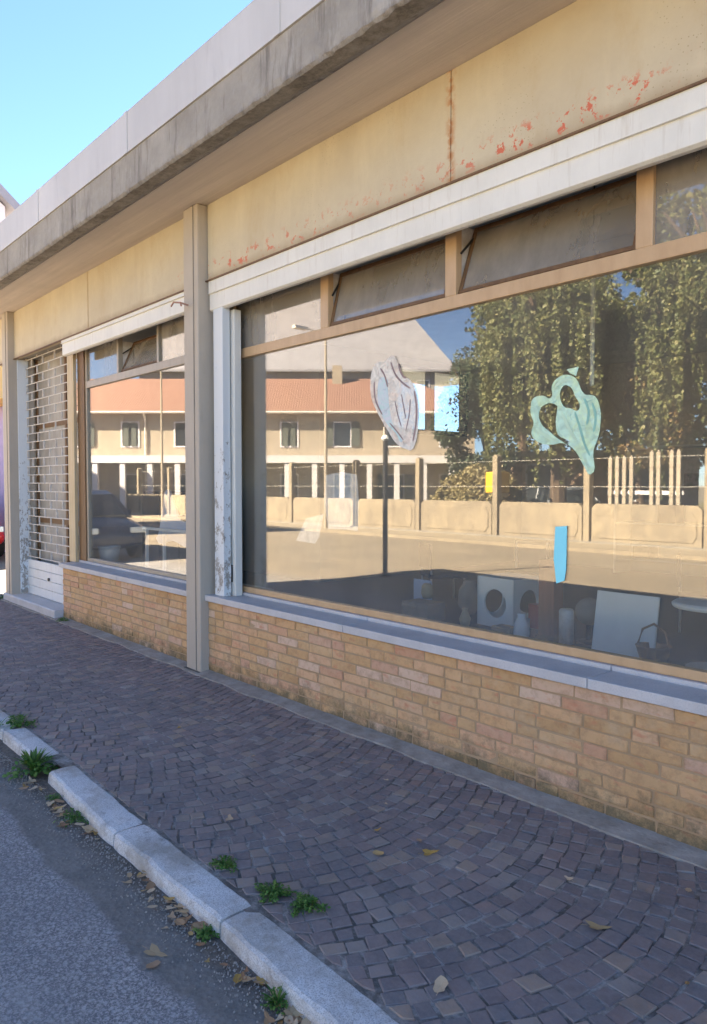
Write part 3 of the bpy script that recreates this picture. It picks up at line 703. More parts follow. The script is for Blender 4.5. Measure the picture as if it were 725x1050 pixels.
# ================================================================== ON THE GLASS
KG = 3.345 / 3.44
def kg(L): return [(a * KG, 1.55 + (b - 1.55) * KG) for a, b in L]
PK = [(-3.68, 2.371), (-3.598, 2.373), (-3.518, 2.402), (-3.484, 2.363), (-3.439, 2.263), (-3.362, 2.224), (-3.318, 2.158), (-3.291, 2.064), (-3.291, 1.926), (-3.317, 1.811), (-3.349, 1.774), (-3.404, 1.784), (-3.482, 1.818), (-3.574, 1.918), (-3.668, 2.037), (-3.728, 2.14), (-3.74, 2.256), (-3.716, 2.335)]
PH = [(-3.645, 2.262), (-3.58, 2.255), (-3.568, 2.182), (-3.551, 2.053), (-3.516, 1.947), (-3.448, 1.864), (-3.432, 1.832), (-3.493, 1.89), (-3.597, 1.976), (-3.656, 2.077), (-3.668, 2.192)]
GR = [(-2.435, 1.985), (-2.422, 2.021), (-2.362, 2.034), (-2.306, 2.018), (-2.301, 2.082), (-2.262, 2.121), (-2.205, 2.129), (-2.156, 2.103), (-2.108, 2.021), (-2.046, 2.002), (-2.015, 1.931), (-2.014, 1.849), (-2.028, 1.782), (-2.05, 1.728), (-2.064, 1.604), (-2.103, 1.646), (-2.16, 1.732), (-2.225, 1.77), (-2.308, 1.766), (-2.385, 1.784), (-2.429, 1.83), (-2.416, 1.888), (-2.435, 1.941)]
GA = [(-2.382, 1.937), (-2.361, 1.976), (-2.268, 1.97), (-2.268, 1.95), (-2.275, 1.879), (-2.258, 1.814), (-2.192, 1.768), (-2.241, 1.785), (-2.317, 1.839), (-2.369, 1.885)]
GB = [(-2.236, 2.069), (-2.196, 2.068), (-2.163, 2.02), (-2.138, 1.941), (-2.186, 1.951), (-2.231, 1.969)]
GT = [(-2.213, 2.158), (-2.141, 2.164), (-2.156, 2.117), (-2.189, 2.134)]
t = thing('heart_decal', 'faded pink heart decal stuck on the big shop window, left of the green heart', 'window decal', (-3.5, 3.44, 1.78), 0, 'heart decals on the shop window'); hp = t
flat_shape('heart_outline', [kg(PK), kg(PH)], 3.3445, 0.002, 'pinkdecal', t); flat_shape('heart_centre', [kg(PH)], 3.3450, 0.001, 'holewhite', t)
t = thing('heart_decal', 'pale green heart decal stuck on the big shop window', 'window decal', (-2.2, 3.44, 1.6), 0, 'heart decals on the shop window'); hg = t
flat_shape('heart_outline', [kg(GR), kg(GA), kg(GB)], 3.3445, 0.002, 'greendecal', t); flat_shape('decal_tip', [kg(GT)], 3.3445, 0.002, 'greendecal', t, crisp=True)
def strokes(parent, paths, mat, w_=0.006):
    for pth in paths:
        pth = kg(pth); L = []; Rr = []
        for i, p in enumerate(pth):
            a = pth[max(0, i - 1)]; b = pth[min(len(pth) - 1, i + 1)]; d = Vector((b[0] - a[0], b[1] - a[1])).normalized(); k = w_ * (0.35 if i in (0, len(pth) - 1) else 1)
            L.append((p[0] - d.y * k, p[1] + d.x * k)); Rr.append((p[0] + d.y * k, p[1] - d.x * k))
        flat_shape('drawn_petal', [L + Rr[::-1]], 3.3425, 0.0008, mat, parent)
strokes(hp, [[(-3.70, 2.25), (-3.69, 2.13), (-3.62, 2.02)], [(-3.64, 2.33), (-3.60, 2.28), (-3.57, 2.20)], [(-3.54, 2.36), (-3.50, 2.28), (-3.44, 2.22), (-3.36, 2.17)]], 'decaldark')
strokes(hp, [[(-3.44, 2.14), (-3.42, 2.06), (-3.40, 1.98)], [(-3.36, 2.10), (-3.37, 2.0), (-3.40, 1.90)], [(-3.50, 2.10), (-3.47, 2.0), (-3.44, 1.93)], [(-3.55, 1.96), (-3.48, 1.90), (-3.42, 1.84)]], 'decaldark', 0.004)
strokes(hp, [[(-3.325, 2.15), (-3.305, 2.05), (-3.31, 1.93), (-3.335, 1.83)], [(-3.47, 2.34), (-3.43, 2.26), (-3.40, 2.24)]], 'decaldark', 0.007)
strokes(hg, [[(-2.11, 2.0), (-2.08, 1.93), (-2.09, 1.86)], [(-2.06, 1.97), (-2.04, 1.90), (-2.05, 1.82)], [(-2.16, 1.93), (-2.13, 1.85), (-2.10, 1.76), (-2.07, 1.70)]], 'decalgreen', 0.006)
strokes(hg, [[(-2.24, 1.94), (-2.20, 1.86), (-2.15, 1.78)], [(-2.40, 1.86), (-2.33, 1.81), (-2.26, 1.78)], [(-2.28, 2.07), (-2.24, 2.10), (-2.18, 2.10)]], 'decallight', 0.008)
tag(flat_shape('tape_strip', [kg([(-2.272, 1.325), (-2.2, 1.332), (-2.203, 1.10), (-2.213, 1.04), (-2.262, 1.02), (-2.28, 1.15)])], 3.3445, 0.002, 'cyan', crisp=True), 'light blue strip of tape hanging on the big window below the green heart', 'tape')

# things standing close behind the glass
o = flat_shape('window_sheet', [[(-4.12, 1.62), (-3.95, 1.64), (-3.79, 1.62), (-3.77, 1.45), (-3.78, 1.235), (-3.9, 1.24), (-4.10, 1.235), (-4.14, 1.45)]], 3.3600, 0.002, 'sheer', crisp=True)
tag(o, 'white sheet taped behind the big window near its left end', 'sheet')
o = flat_shape('window_sheet', [[(-4.36, 1.30), (-4.15, 1.34), (-4.20, 1.18), (-4.25, 1.12), (-4.48, 1.13)]], 3.3600, 0.002, 'sheer', crisp=True)
tag(o, 'small tilted white sheet taped low behind the left end of the big window', 'sheet')

# ================================================================== INSIDE THE SHOP
t = thing('display_board', 'large plain white board leaning inside the window right of the brown post', 'board', (-3.28, 6.0, 0.06))
M = Matrix.Translation((-3.28, 6.0, 0.062)) @ Matrix.Rotation(R(-10), 4, 'X')
G().box((-0.29, -0.01, 0.0), (0.29, 0.01, 0.54), M).build('panel', 'board', t, bevel=0.003)
G().box((-0.03, 0.012, 0.0), (0.03, 0.16, 0.02), M).build('foot', 'dark', t)
# cube stand with round openings
t = thing('cube_stand', 'white cube stand with a round opening in each side, behind the window', 'stand', (-4.8, 6.45, 0.06), R(-4))
def holed(nm, parent, S=0.5, rr=0.15, th=0.02):
    """square plate with a round hole, in its local xz plane"""
    g = G(); n = 32; vs = []
    for sgn in (-1, 1):
        for k in range(n):
            a = 2 * math.pi * k / n; c, s_ = math.cos(a), math.sin(a); m = max(abs(c), abs(s_))
            vs.append((c * rr, sgn * th / 2, S/2 + s_ * rr)); vs.append((c / m * S/2, sgn * th / 2, S/2 + s_ / m * S/2))
    fs = []
    for k in range(n):
        a, b = 2*k, 2*((k+1) % n); q = 2*n
        fs += [(a, a+1, b+1, b), (q+b, q+b+1, q+a+1, q+a), (a, b, q+b, q+a), (a+1, q+a+1, q+b+1, b+1)]
    g.add(vs, fs); o = g.build(nm, 'board', parent, local=True); return o
for i in range(4):
    o = holed('side_panel', t); a = i * math.pi / 2; o.location = (0.24 * math.sin(a), -0.24 * math.cos(a), 0); o.rotation_euler = (0, 0, a)
G().box((-0.25, -0.25, 0.501), (0.25, 0.25, 0.52)).build('top', 'board', t, local=True, bevel=0.003)
t = thing('wooden_post', 'reddish brown wooden post standing between the cube stand and the white board', 'post', (-4.05, 6.05, 0.06))
G().box((-4.13, 5.98, 0.062), (-3.96, 6.14, 0.84)).build('shaft', m_wood('red_brown_wood', (0.26, 0.10, 0.05), (0.17, 0.065, 0.03)), t, bevel=0.005)
G().box((-4.15, 5.96, 0.06), (-3.94, 6.16, 0.12)).build('plinth', 'brownwood', t)
t = thing('pedestal_table', 'round white pedestal table inside the window at the right', 'table', (-2.55, 6.1, 0.06))
G().lathe((-2.55, 6.1, 0.06), [(0.0, 0.50), (0.30, 0.50), (0.31, 0.515), (0.31, 0.53), (0.29, 0.545), (0.0, 0.546)], 32).build('tabletop', 'board', t)
G().lathe((-2.55, 6.1, 0.06), [(0.03, 0.03), (0.028, 0.5)], 12).build('pedestal', 'grille', t)
G().lathe((-2.55, 6.1, 0.06), [(0.2, 0.0), (0.2, 0.015), (0.04, 0.032)], 24).build('base', 'grille', t)
for dx, dy, rr, lb in ((0.02, 0.0, 0.035, 'left'), (0.14, 0.03, 0.03, 'right')):
    o = G().lathe((-1.828 + dx, 4.374 + dy, 0.873), [(rr * .7, 0.0), (rr, 0.02), (rr, 0.09), (rr * .8, 0.10)], 16).build('jar', 'grille'); tag(o, 'small pale jar standing on the round table, %s one' % lb, 'jar')
t = thing('globe_lamp', 'dim grey globe lamp between the brown post and the white board', 'lamp', (-3.75, 6.25, 0.06))
G().lathe((-3.75, 6.25, 0.36), [(0.02, -0.13)] + [(0.13 * math.cos(a), 0.13 * math.sin(a)) for a in [i * 0.3 - 1.35 for i in range(10)]], 24).build('globe', 'conc2', t, smooth=True)
G().lathe((-3.75, 6.25, 0.06), [(0.12, 0.0), (0.12, 0.02), (0.025, 0.03), (0.025, 0.18)], 16).build('base', 'dark', t)
t = thing('iron_post', 'slim black iron post with a pale top standing out on the road edge', 'post', (-9.37, -2.27, ZR))
G().tube([(-9.37, -2.27, ZR), (-9.37, -2.27, 2.32)], 0.045, 12).build('shaft', 'black', t); G().lathe((-9.37, -2.27, 2.32), [(0.05, 0.0), (0.075, 0.03), (0.05, 0.08), (0.01, 0.10)], 12).build('cap', 'paper', t)
G().lathe((-9.37, -2.27, ZR), [(0.10, 0.0), (0.10, 0.05), (0.05, 0.08)], 16).build('base', 'black', t)
# everything shown in the window stands on a raised display floor
for o in [o for o in C.objects if o.parent is None and o.name.split('.')[0] in ('display_board', 'cube_stand', 'wooden_post', 'pedestal_table', 'globe_lamp')]:
    o.location = (o.location.x * 0.717, o.location.y * 0.717, 0.481); o.scale = (0.717,) * 3
G().box((-5.9, 3.56, 0.40), (-0.2, 5.3, 0.48)).build('display_floor', 'floor', B); G().box((-5.9, 5.2, 0.06), (-0.2, 5.28, 0.399)).build('display_riser', 'floor', B)
def vase(x, y, z, prof, mat, label):
    tag(G().lathe((x, y, z), prof, 20).build('vase', mat, smooth=True), label, 'vase')
t = thing('wicker_basket', 'brown wicker basket with a hoop handle in front of the white board', 'basket', (-2.12, 4.25, 0.481))
G().lathe((-2.12, 4.25, 0.481), [(0.07, 0.0), (0.10, 0.10), (0.105, 0.11), (0.09, 0.11), (0.06, 0.01)], 20).build('body', 'brownwood', t); G().tube([(-2.22, 4.25, 0.585), (-2.19, 4.25, 0.68), (-2.12, 4.25, 0.72), (-2.05, 4.25, 0.68), (-2.02, 4.25, 0.585)], 0.008, 6).build('handle', 'brownwood', t)
vase(-3.62, 4.30, 0.481, [(0.03, 0.0), (0.045, 0.06), (0.02, 0.12), (0.025, 0.14)], 'ochre', 'small ochre vase at the left foot of the cube stand')
vase(-4.15, 4.45, 0.62, [(0.035, 0.0), (0.05, 0.04), (0.045, 0.10), (0.03, 0.12)], 'tan', 'small tan pot standing on the pale crate')
tag(G().box((-3.28, 4.62, 0.482), (-3.08, 4.70, 0.66)).build('gift_box', 'red', bevel=0.004), 'small red box in the gloom behind the brown post', 'box')
tag(G().box((-2.0, 4.8, 0.482), (-1.75, 4.95, 0.80)).build('gift_box', 'blueboard', bevel=0.004), 'pale blue box in the gloom behind the round table', 'box')
vase(-3.02, 4.18, 0.481, [(0.03, 0.0), (0.055, 0.05), (0.05, 0.12), (0.025, 0.17), (0.03, 0.19)], 'paper', 'small white vase in front of the brown post inside the window')
vase(-2.78, 4.35, 0.481, [(0.05, 0.0), (0.05, 0.22), (0.04, 0.235), (0.0, 0.236)], 'grille', 'tall pale jar between the brown post and the globe lamp')
vase(-3.95, 4.75, 0.481, [(0.04, 0.0), (0.10, 0.08), (0.09, 0.2), (0.05, 0.26), (0.06, 0.28)], 'conc2', 'grey rounded vase behind the pale crate inside the window')
t = thing('picture_frame', 'small pale picture frame leaning left of the cube stand', 'frame', (-4.35, 4.6, 0.481))
G().box((-4.45, 4.60, 0.482), (-4.25, 4.62, 0.74)).build('panel', 'blueboard', t, bevel=0.003)
t = thing('shelf_unit', 'pale shelf unit against the back wall of the shop', 'shelf', (-4.5, 11.8, 0.06))
for x in (-6.5, -4.5, -2.5): G().box((x - .02, 11.6, .06), (x + .02, 12.1, 2.2)).build('upright', 'paper', t)
for z in (0.3, 0.9, 1.5, 2.15): G().box((-6.48, 11.6, z), (-2.52, 12.1, z + .03)).build('shelf', 'paper', t)
for i in range(9):
    x = -6.2 + i * 0.42; z = (0.33, 0.93, 1.53)[i % 3]
    tag(G().box((x, 11.65, z + .001), (x + 0.3, 11.95, z + 0.2 + 0.1 * (i % 2))).build('carton', 'conc', bevel=0.004), ('%s brown carton on the %s shelf of the back unit, %s third' % (('low', 'tall')[i % 2], ('lowest', 'second', 'third')[i % 3], ('left', 'middle', 'right')[i // 3])), 'carton', 'cartons on the back shelf')
# low dark chairs
def chair(x, y, rz, label):
    t = thing('dark_chair', label, 'chair', (x, y, 0.06), rz, 'dark chairs in the shop')
    G().box((-0.22, -0.22, 0.40), (0.22, 0.22, 0.45)).build('seat', 'cabinet', t, local=True, bevel=0.01)
    G().box((-0.22, 0.20, 0.50), (0.22, 0.235, 0.80)).build('backrest', 'cabinet', t, local=True, bevel=0.01)
    for sx in (-1, 1):
        for sy in (-1, 1): G().tube([(sx * 0.2, sy * 0.2, 0), (sx * 0.19, sy * 0.2, 0.40 if sy < 0 else 0.78)], 0.012, 6).build('leg', 'grille', t, local=True)
chair(-5.9, 6.6, 2.6, 'dark chair on the shop floor left of the cube stand'); chair(-5.4, 7.6, 0.4, 'dark chair in the gloom behind the cube stand')
chair(-3.2, 7.4, 2.0, 'dark chair in the gloom behind the white board')
# crates left of the cube stand
for x, y, s_, lb in ((-4.05, 4.3, 0.14, 'small pale crate on the display floor left of the cube stand'), (-3.17, 4.2, 0.08, 'tiny pale box on the display floor in front of the brown post')):
    g = G().box((x - s_, y - s_ * .7, 0.482), (x + s_, y + s_ * .7, 0.482 + s_)); g.box((x - s_ * 1.05, y - s_ * .75, 0.478 + s_ * .7), (x + s_ * 1.05, y + s_ * .75, 0.482 + s_ * .82))
    tag(g.build('storage_box', 'conc', None, bevel=0.004), lb, 'box')
# hanging tube lamp
t = thing('hanging_lamp', 'slim white tube hanging from the shop ceiling above the green heart', 'lamp', (-2.52, 4.2, 3.68))
G().tube([(-2.52, 4.2, 2.17), (-2.52, 4.2, 3.0)], 0.014, 8).build('tube', 'paper', t); G().tube([(-2.52, 4.2, 3.0), (-2.52, 4.2, 3.68)], 0.004, 6).build('cable', 'black', t)
t = thing('ceiling_batten', 'long pale strip lamp under the shop ceiling at the right', 'lamp', (-2.2, 7.0, 3.3))
G().box((-3.0, 6.95, 3.28), (-0.6, 7.07, 3.34)).build('housing', 'paper', t, bevel=0.004)
for x in (-2.8, -0.8): G().tube([(x, 7.01, 3.34), (x, 7.01, 3.69)], 0.005, 6).build('rod', 'dark', t)
# plant silhouette on the high window
t = thing('hanging_plant', 'dark dried plant hanging before the bright high window inside the shop', 'plant', (-8.55, 9.8, 3.68))
g = G()
for i in range(150):
    a = random.random(); x = -8.55 + random.gauss(0, 0.05); y = 9.98 + random.gauss(0, 0.10 + 0.10 * a); z = 3.25 - a * 0.75
    d = Vector((random.uniform(-1,1), random.uniform(-1,1), random.uniform(-1,.5))).normalized() * random.uniform(0.05, 0.1); u = d.cross(Vector((0.3,0.2,1))).normalized() * 0.025
    p = Vector((x, y, z)); g.add([p, p + d*.5 + u, p + d, p + d*.5 - u], [(0,1,2,3)])
g.build('foliage', simple('dried_plant', (0.09, 0.04, 0.025)), t)
G().tube([(-8.55, 9.98, 3.25), (-8.55, 9.98, 3.68)], 0.004, 6).build('cord', 'black', t)
# left bay interior
G().box((-9.2, 3.50, 0.50), (-5.65, 3.98, 0.58)).build('display_ledge', 'plaster', B)
t = thing('bucket', 'white plastic bucket on the ledge inside the narrower window', 'bucket', (-8.52, 3.62, 0.58))
G().lathe((-8.52, 3.62, 0.58), [(0.09, 0.0), (0.125, 0.22), (0.135, 0.225), (0.135, 0.24), (0.12, 0.24), (0.085, 0.02)], 24).build('body', 'paper', t)
t = thing('panel_on_table', 'pale blue pointed board standing on a thin white trestle inside the narrower window', 'board', (-7.0, 3.66, 0.58))
flat_shape('pointed_board', [[(-7.32, 1.02), (-7.22, 1.28), (-7.12, 1.50), (-6.98, 1.38), (-6.84, 1.20), (-6.60, 1.14), (-6.60, 0.97), (-7.0, 0.97), (-7.36, 0.97)]], 3.66, 0.02, 'blueboard', t)
g = G().box((-7.55, 3.58, 1.07), (-6.4, 3.63, 1.095))
for x in (-7.5, -7.1, -6.5): g.box((x, 3.59, 0.58), (x + 0.02, 3.62, 1.07))
g.build('trestle', 'paper', t)
t = thing('low_cabinet', 'dark blue low cabinet behind the narrower window', 'cabinet', (-11.2, 5.3, 0.06))
G().box((-10.93, 5.2, 0.061), (-9.1, 5.7, 1.45)).build('carcass', 'cabinet', t, bevel=0.005)
for i in range(3): G().box((-10.9 + i * 0.6, 5.17, 0.12), (-10.9 + i * 0.6 + 0.57, 5.198, 1.40)).build('door', 'cabinet', t, bevel=0.004)

# ================================================================== TREES, HOUSES, STREET (seen mirrored in the glass)
def leaf_quads(g, p, n, rad, size, flat=1.0, hang=0.0):
    for i in range(n):
        while True:
            d = Vector((random.uniform(-1,1), random.uniform(-1,1), random.uniform(-1,1)))
            if d.length < 1: break
        q = Vector(p) + Vector((d.x * rad, d.y * rad, d.z * rad * flat))
        a = Vector((random.uniform(-1,1), random.uniform(-1,1), random.uniform(-1 - hang, 1 - hang))).normalized() * size * random.uniform(0.6, 1.3)
        b = a.cross(Vector((random.uniform(-1,1), random.uniform(-1,1), random.uniform(-1,1)))).normalized() * size * 0.42
        g.add([q, q + a * 0.5 + b, q + a, q + a * 0.5 - b], [(0,1,2,3)])
def trunk_limbs(g, base, h, r, n, spread, tips):
    b = Vector(base); top = b + Vector((random.uniform(-.2,.2), random.uniform(-.2,.2), h * 0.55))
    g.tube([b, b + Vector((0.03, 0.02, h * 0.2)), top], [r * 1.25, r, r * 0.7], 9)
    for i in range(n):
        a = 2 * math.pi * i / n + random.uniform(-.4,.4); s_ = spread * random.uniform(0.5, 1.0)
        m = top + Vector((math.cos(a) * s_ * 0.45, math.sin(a) * s_ * 0.45, h * random.uniform(0.12, 0.25)))
        e = top + Vector((math.cos(a) * s_, math.sin(a) * s_, h * random.uniform(0.2, 0.45)))
        g.tube([top - Vector((0, 0, h * random.uniform(0, .12))), m, e], [r * 0.55, r * 0.35, r * 0.12], 6); tips.append(e); tips.append(m)
def tree(name, label, base, h, r, spread, leaf, nclump=26, per=230, crad=0.9, size=0.16, low=0.45):
    t = thing(name, label, 'tree', base, 0, 'trees across the street')
    g = G(); tips = []; trunk_limbs(g, base, h, r, 7, spread, tips); g.build('trunk', 'bark', t)
    g = G(); b = Vector(base)
    for i in range(nclump):
        a = random.uniform(0, 6.28); zz = random.uniform(low, 1.0); rr = spread * math.sqrt(max(0.05, 1 - ((zz - 0.68) / 0.42) ** 2)) * random.uniform(0.25, 1.0)
        leaf_quads(g, (b.x + math.cos(a) * rr, b.y + math.sin(a) * rr, b.z + h * zz), int(per * random.uniform(.5, 1.2)), crad * random.uniform(.6, 1.15), size, 0.75)
    g.build('crown', leaf, t)
def willow(label, base, h, r, spread, seed, n=430):
    t = thing('willow_tree', label, 'tree', base, 0, 'trees across the street')
    g = G(); tips = []; trunk_limbs(g, base, h, r, 8, spread * 0.8, tips); g.build('trunk', 'bark', t)
    g = G(); b = Vector(base)
    gl_ = G()
    for c in range(n // 9):
        ca = random.uniform(0, 6.28); cr = spread * math.sqrt(random.uniform(0.04, 1)); cz = h * (0.98 - 0.36 * (cr / spread) ** 2) * random.uniform(0.84, 1.02)
        cx, cy = b.x + math.cos(ca) * cr, b.y + math.sin(ca) * cr; cl = random.uniform(0.4, 0.85)
        gl_.tube([(b.x, b.y, b.z + h * .55), ((b.x + cx) / 2, (b.y + cy) / 2, b.z + cz * .93), (cx, cy, b.z + cz)], [0.07, 0.045, 0.015], 5)
        leaf_quads(g, (cx, cy, b.z + cz), 90, 0.5, 0.10, 0.45)
        for k in range(random.randint(5, 12)):
            x, y = cx + random.gauss(0, 0.2), cy + random.gauss(0, 0.2); L = cl * cz * random.uniform(0.5, 1.15) * (0.55 + 0.45 * cr / spread); z = 0; ph = random.uniform(0, 6)
            dx, dy = random.uniform(-.08, .08), random.uniform(-.08, .08)
            while z < L:
                leaf_quads(g, (x + 0.06 * math.sin(z * 1.3 + ph) + dx * z, y + 0.06 * math.cos(z * 1.1 + ph) + dy * z, b.z + cz - z), 6 if z < L * .7 else 3, 0.075, random.uniform(0.07, 0.15), 1.0, 1.3); z += 0.10
    gl_.build('limbs', 'bark', t)
    g.build('crown', 'willow', t)
willow('tall willow with trailing yellow green strands behind the boundary wall, nearest the gate', (-13.2, -13.4, 0), 9.5, 0.24, 2.7, 1)
willow('second willow further right behind the wire fence', (-8.6, -15.2, 0), 9.8, 0.26, 2.9, 2)
tree('evergreen_tree', 'dark grey green evergreen tree left of the willow', (-17.0, -14.6, 0), 6.2, 0.16, 1.75, 'olive', 46, 620, 0.8, 0.12, 0.12)
tree('broadleaf_tree', 'rust tinged tree behind the wire fence', (-10.8, -14.0, 0), 4.6, 0.12, 1.3, 'autumn', 18, 220, 0.6, 0.12, 0.4)
tree('broadleaf_tree', 'tall dark broadleaf tree rising behind both willows', (-13.5, -22.5, 0), 12.5, 0.3, 4.2, 'broad', 44, 240, 1.5, 0.27, 0.25)
tree('broadleaf_tree', 'tall broadleaf tree behind the second willow', (-4.5, -20.5, 0), 12.0, 0.3, 4.0, 'broad', 44, 240, 1.5, 0.27, 0.25)
tree('broadleaf_tree', 'spreading tree at the far right of the yard', (-1.5, -15.0, 0), 8.5, 0.22, 3.0, 'broad', 36, 240, 1.2, 0.2, 0.3)
tree('broadleaf_tree', 'tall tree behind the evergreen with a gap of sky beside it', (-22.5, -24.5, 0), 11.5, 0.28, 3.0, 'broad', 34, 240, 1.3, 0.24, 0.35)

# boundary wall
YW = -11.2
t = thing('boundary_wall', 'pale concrete boundary wall of coped panels across the street', 'wall', (-17, YW, 0))
posts = [-27.5, -24.1, -20.2, -17.05, -13.85, -10.8, -7.6, -4.4, -1.2, 2.0, 5.2]
g0 = -45.0
px_ = [-45, -41.5, -38, -34.5, -31] + posts
for a, b in zip(px_[:-1], px_[1:]):
    ch = 0.12
    o = G().prism([(a + 0.14, 0), (b - 0.14, 0), (b - 0.14, 1.05 - ch), (b - 0.14 - ch, 1.05), (a + 0.14 + ch, 1.05), (a + 0.14, 1.05 - ch)], 1, YW - 0.08, YW + 0.08).build('wall_panel', 'conc', t, bevel=0.015)
    G().prism([(a + 0.35, 0.14), (b - 0.35, 0.14), (b - 0.26, 0.3), (b - 0.26, 0.72), (b - 0.38, 0.88), (a + 0.38, 0.88), (a + 0.26, 0.72), (a + 0.26, 0.3)], 1, YW + 0.075, YW + 0.10).build('raised_field', 'conc', o, bevel=0.01)
for x in px_: G().prism([(x - 0.09, 0), (x + 0.09, 0), (x + 0.09, 2.40), (x, 2.46), (x - 0.09, 2.40)], 1, YW - 0.1, YW + 0.12).build('post', 'conc', t, bevel=0.01)
G().box((-45, YW - 0.2, 0.0), (8, YW + 0.22, 0.05)).build('wall_footing', 'conc2', t)
t = thing('wire_fence', 'thin wire fence strung between the posts above the boundary wall', 'fence', (-17, YW, 1.05))
g = G()
for z in (1.5, 2.25): g.tube([(-45, YW, z), (5.2, YW, z)], 0.005, 4)
g.build('wire', 'grille', t)
g = G(); x = -7.6
while x < 2.0: g.tube([(x, YW, 1.05), (x, YW, 2.3)], 0.005, 4); x += 0.22
g.build('mesh_wire', 'grille', t)
t = thing('picket_gate', 'row of tall pale pickets rising behind the boundary wall by the second willow', 'gate', (-9.8, YW - 0.4, 0))
for i, x in enumerate((-10.45, -10.25, -10.05, -9.85, -9.3, -9.12, -8.78, -8.6)):
    G().prism([(x, 0), (x + 0.1, 0), (x + 0.1, 2.25 + 0.12 * (i > 3)), (x + 0.05, 2.33 + 0.12 * (i > 3)), (x, 2.25 + 0.12 * (i > 3))], 1, YW - 0.45, YW - 0.38).build('picket', 'wall_pale', t)
G().box((-10.5, YW - 0.49, 1.3), (-8.45, YW - 0.46, 1.4)).build('gate_rail', 'wall_white', t)

# street lamps
def lamp(x, y, h, label):
    t = thing('street_lamp', label, 'street lamp', (x, y, 0), 0, 'street lamps across the street')
    G().tube([(x, y, 0), (x, y, h * .5), (x, y, h)], [0.07, 0.055, 0.04], 10).build('pole', 'wall_pale', t)
    G().tube([(x, y, h), (x, y + 0.3, h + 0.12), (x, y + 0.9, h + 0.15)], 0.025, 8).build('arm', 'grille', t)
    G().prism([(x - 0.12, h + 0.1), (x + 0.12, h + 0.1), (x + 0.08, h + 0.2), (x - 0.08, h + 0.2)], 1, y + 0.85, y + 1.4).build('head', 'grille', t)
lamp(-20.5, -10.0, 6.8, 'pale street lamp before the red roofed house'); lamp(-33, -10.0, 7.2, 'pale street lamp far down the street')
lamp(-6.4, -10.0, 7.2, 'pale street lamp by the wire fence')

# houses
def house(name, label, loc, rz, W, D, H, wallm, roofm, rise, rows, ncol, win=(0.9, 1.3), flat=False, over=0.5, group=None, arcade=False):
    t = thing(name, label, 'house', loc, rz, group)
    g = G().box((-W/2, 0, -0.1), (W/2, D, H)); g.build('wall', wallm, t, local=True)
    if flat:
        g = G().box((-W/2 - over, -over, H), (W/2 + over, D + over, H + 0.25)); g.build('roof', roofm, t, local=True)
    else:
        a = over; e = min(D / 2, W / 2) * 0.9
        vs = [(-W/2 - a, -a, H), (W/2 + a, -a, H), (W/2 + a, D + a, H), (-W/2 - a, D + a, H), (-W/2 + e, D/2, H + rise), (W/2 - e, D/2, H + rise)]
        vs += [(v[0], v[1], v[2] - 0.16) for v in vs[:4]]
        g = G(); g.add(vs, [(0,1,5,4), (1,2,5), (2,3,4,5), (3,0,4), (6,7,1,0), (7,8,2,1), (8,9,3,2), (9,6,0,3), (9,8,7,6)])
        rf = g.build('roof', roofm, t, local=True)
        G().box((-W*0.22, D*.4, H + rise*.4), (-W*0.22 + 0.6, D*.4 + 0.6, H + rise + 0.7)).build('chimney', wallm, rf, local=True)
    for zr in rows:
        for i in range(ncol):
            x = -W/2 + W * (i + 0.5) / ncol
            ww, hh = win
            g = G(); f_ = 0.08
            g.box((x - ww/2 - f_, -0.04, zr - f_), (x + ww/2 + f_, 0.02, zr)); g.box((x - ww/2 - f_, -0.04, zr + hh), (x + ww/2 + f_, 0.02, zr + hh + f_))
            g.box((x - ww/2 - f_, -0.04, zr), (x - ww/2, 0.02, zr + hh)); g.box((x + ww/2, -0.04, zr), (x + ww/2 + f_, 0.02, zr + hh))
            wn = g.build('window', 'wall_white', t, local=True)
            if hh > 1.1 and (i * 5 + int(zr * 3)) % 4: 
                for sx in (-1, 1):
                    k_ = ww * (0.52 if (i + int(zr)) % 3 else 0.30)
                    xs_ = x + sx * (ww / 2 + 0.06 + k_ / 2 if (i + int(zr)) % 3 else ww * .24)
                    G().box((xs_ - k_ / 2, -0.085, zr - 0.02), (xs_ + k_ / 2, -0.045, zr + hh + 0.02)).build('shutter', 'shade', wn, local=True)
            G().box((x - ww/2, -0.015, zr), (x + ww/2, -0.005, zr + hh)).build('pane', 'pane' if (i * 7 + int(zr)) % 3 else 'shade', wn, local=True)
    if not flat and rise < 5:
        G().tube([(-W/2 - over, -over - .06, H - .1), (W/2 + over, -over - .06, H - .1)], 0.07, 8).build('gutter', 'grille', t, local=True)
        for x in (-W * .31, W * .19): G().tube([(x, -over - .06, H - .1), (x, -.08, H - .5), (x, -.08, 0)], 0.05, 6).build('downpipe', 'grille', t, local=True)
    if arcade:
        g = G().box((-W/2, -1.6, 2.75), (W/2, 0.0, 3.15)); g.build('balcony_slab', 'wall_white', t, local=True)
        for i in range(ncol * 2 + 1):
            x = -W/2 + W * i / (ncol * 2); G().box((x - 0.14, -1.55, -0.1), (x + 0.14, -1.3, 2.75)).build('column', 'wall_white', t, local=True)
    return t
house('red_roofed_house', 'long pale house with a red tiled roof and a white columned ground floor', (-36.0, -16.1, 0), R(131.3), 27, 8, 5.7, 'wall_pale', 'tiles', 2.4, (0.8, 3.75), 9, arcade=True)
house('apartment_block', 'grey taller apartment block rising behind the red roofed house', (-46.5, -28.0, 0), R(131.3), 24, 9, 10.4, 'wall_grey', 'slate', 7.0, (5.2, 8.3), 6, over=0.6)
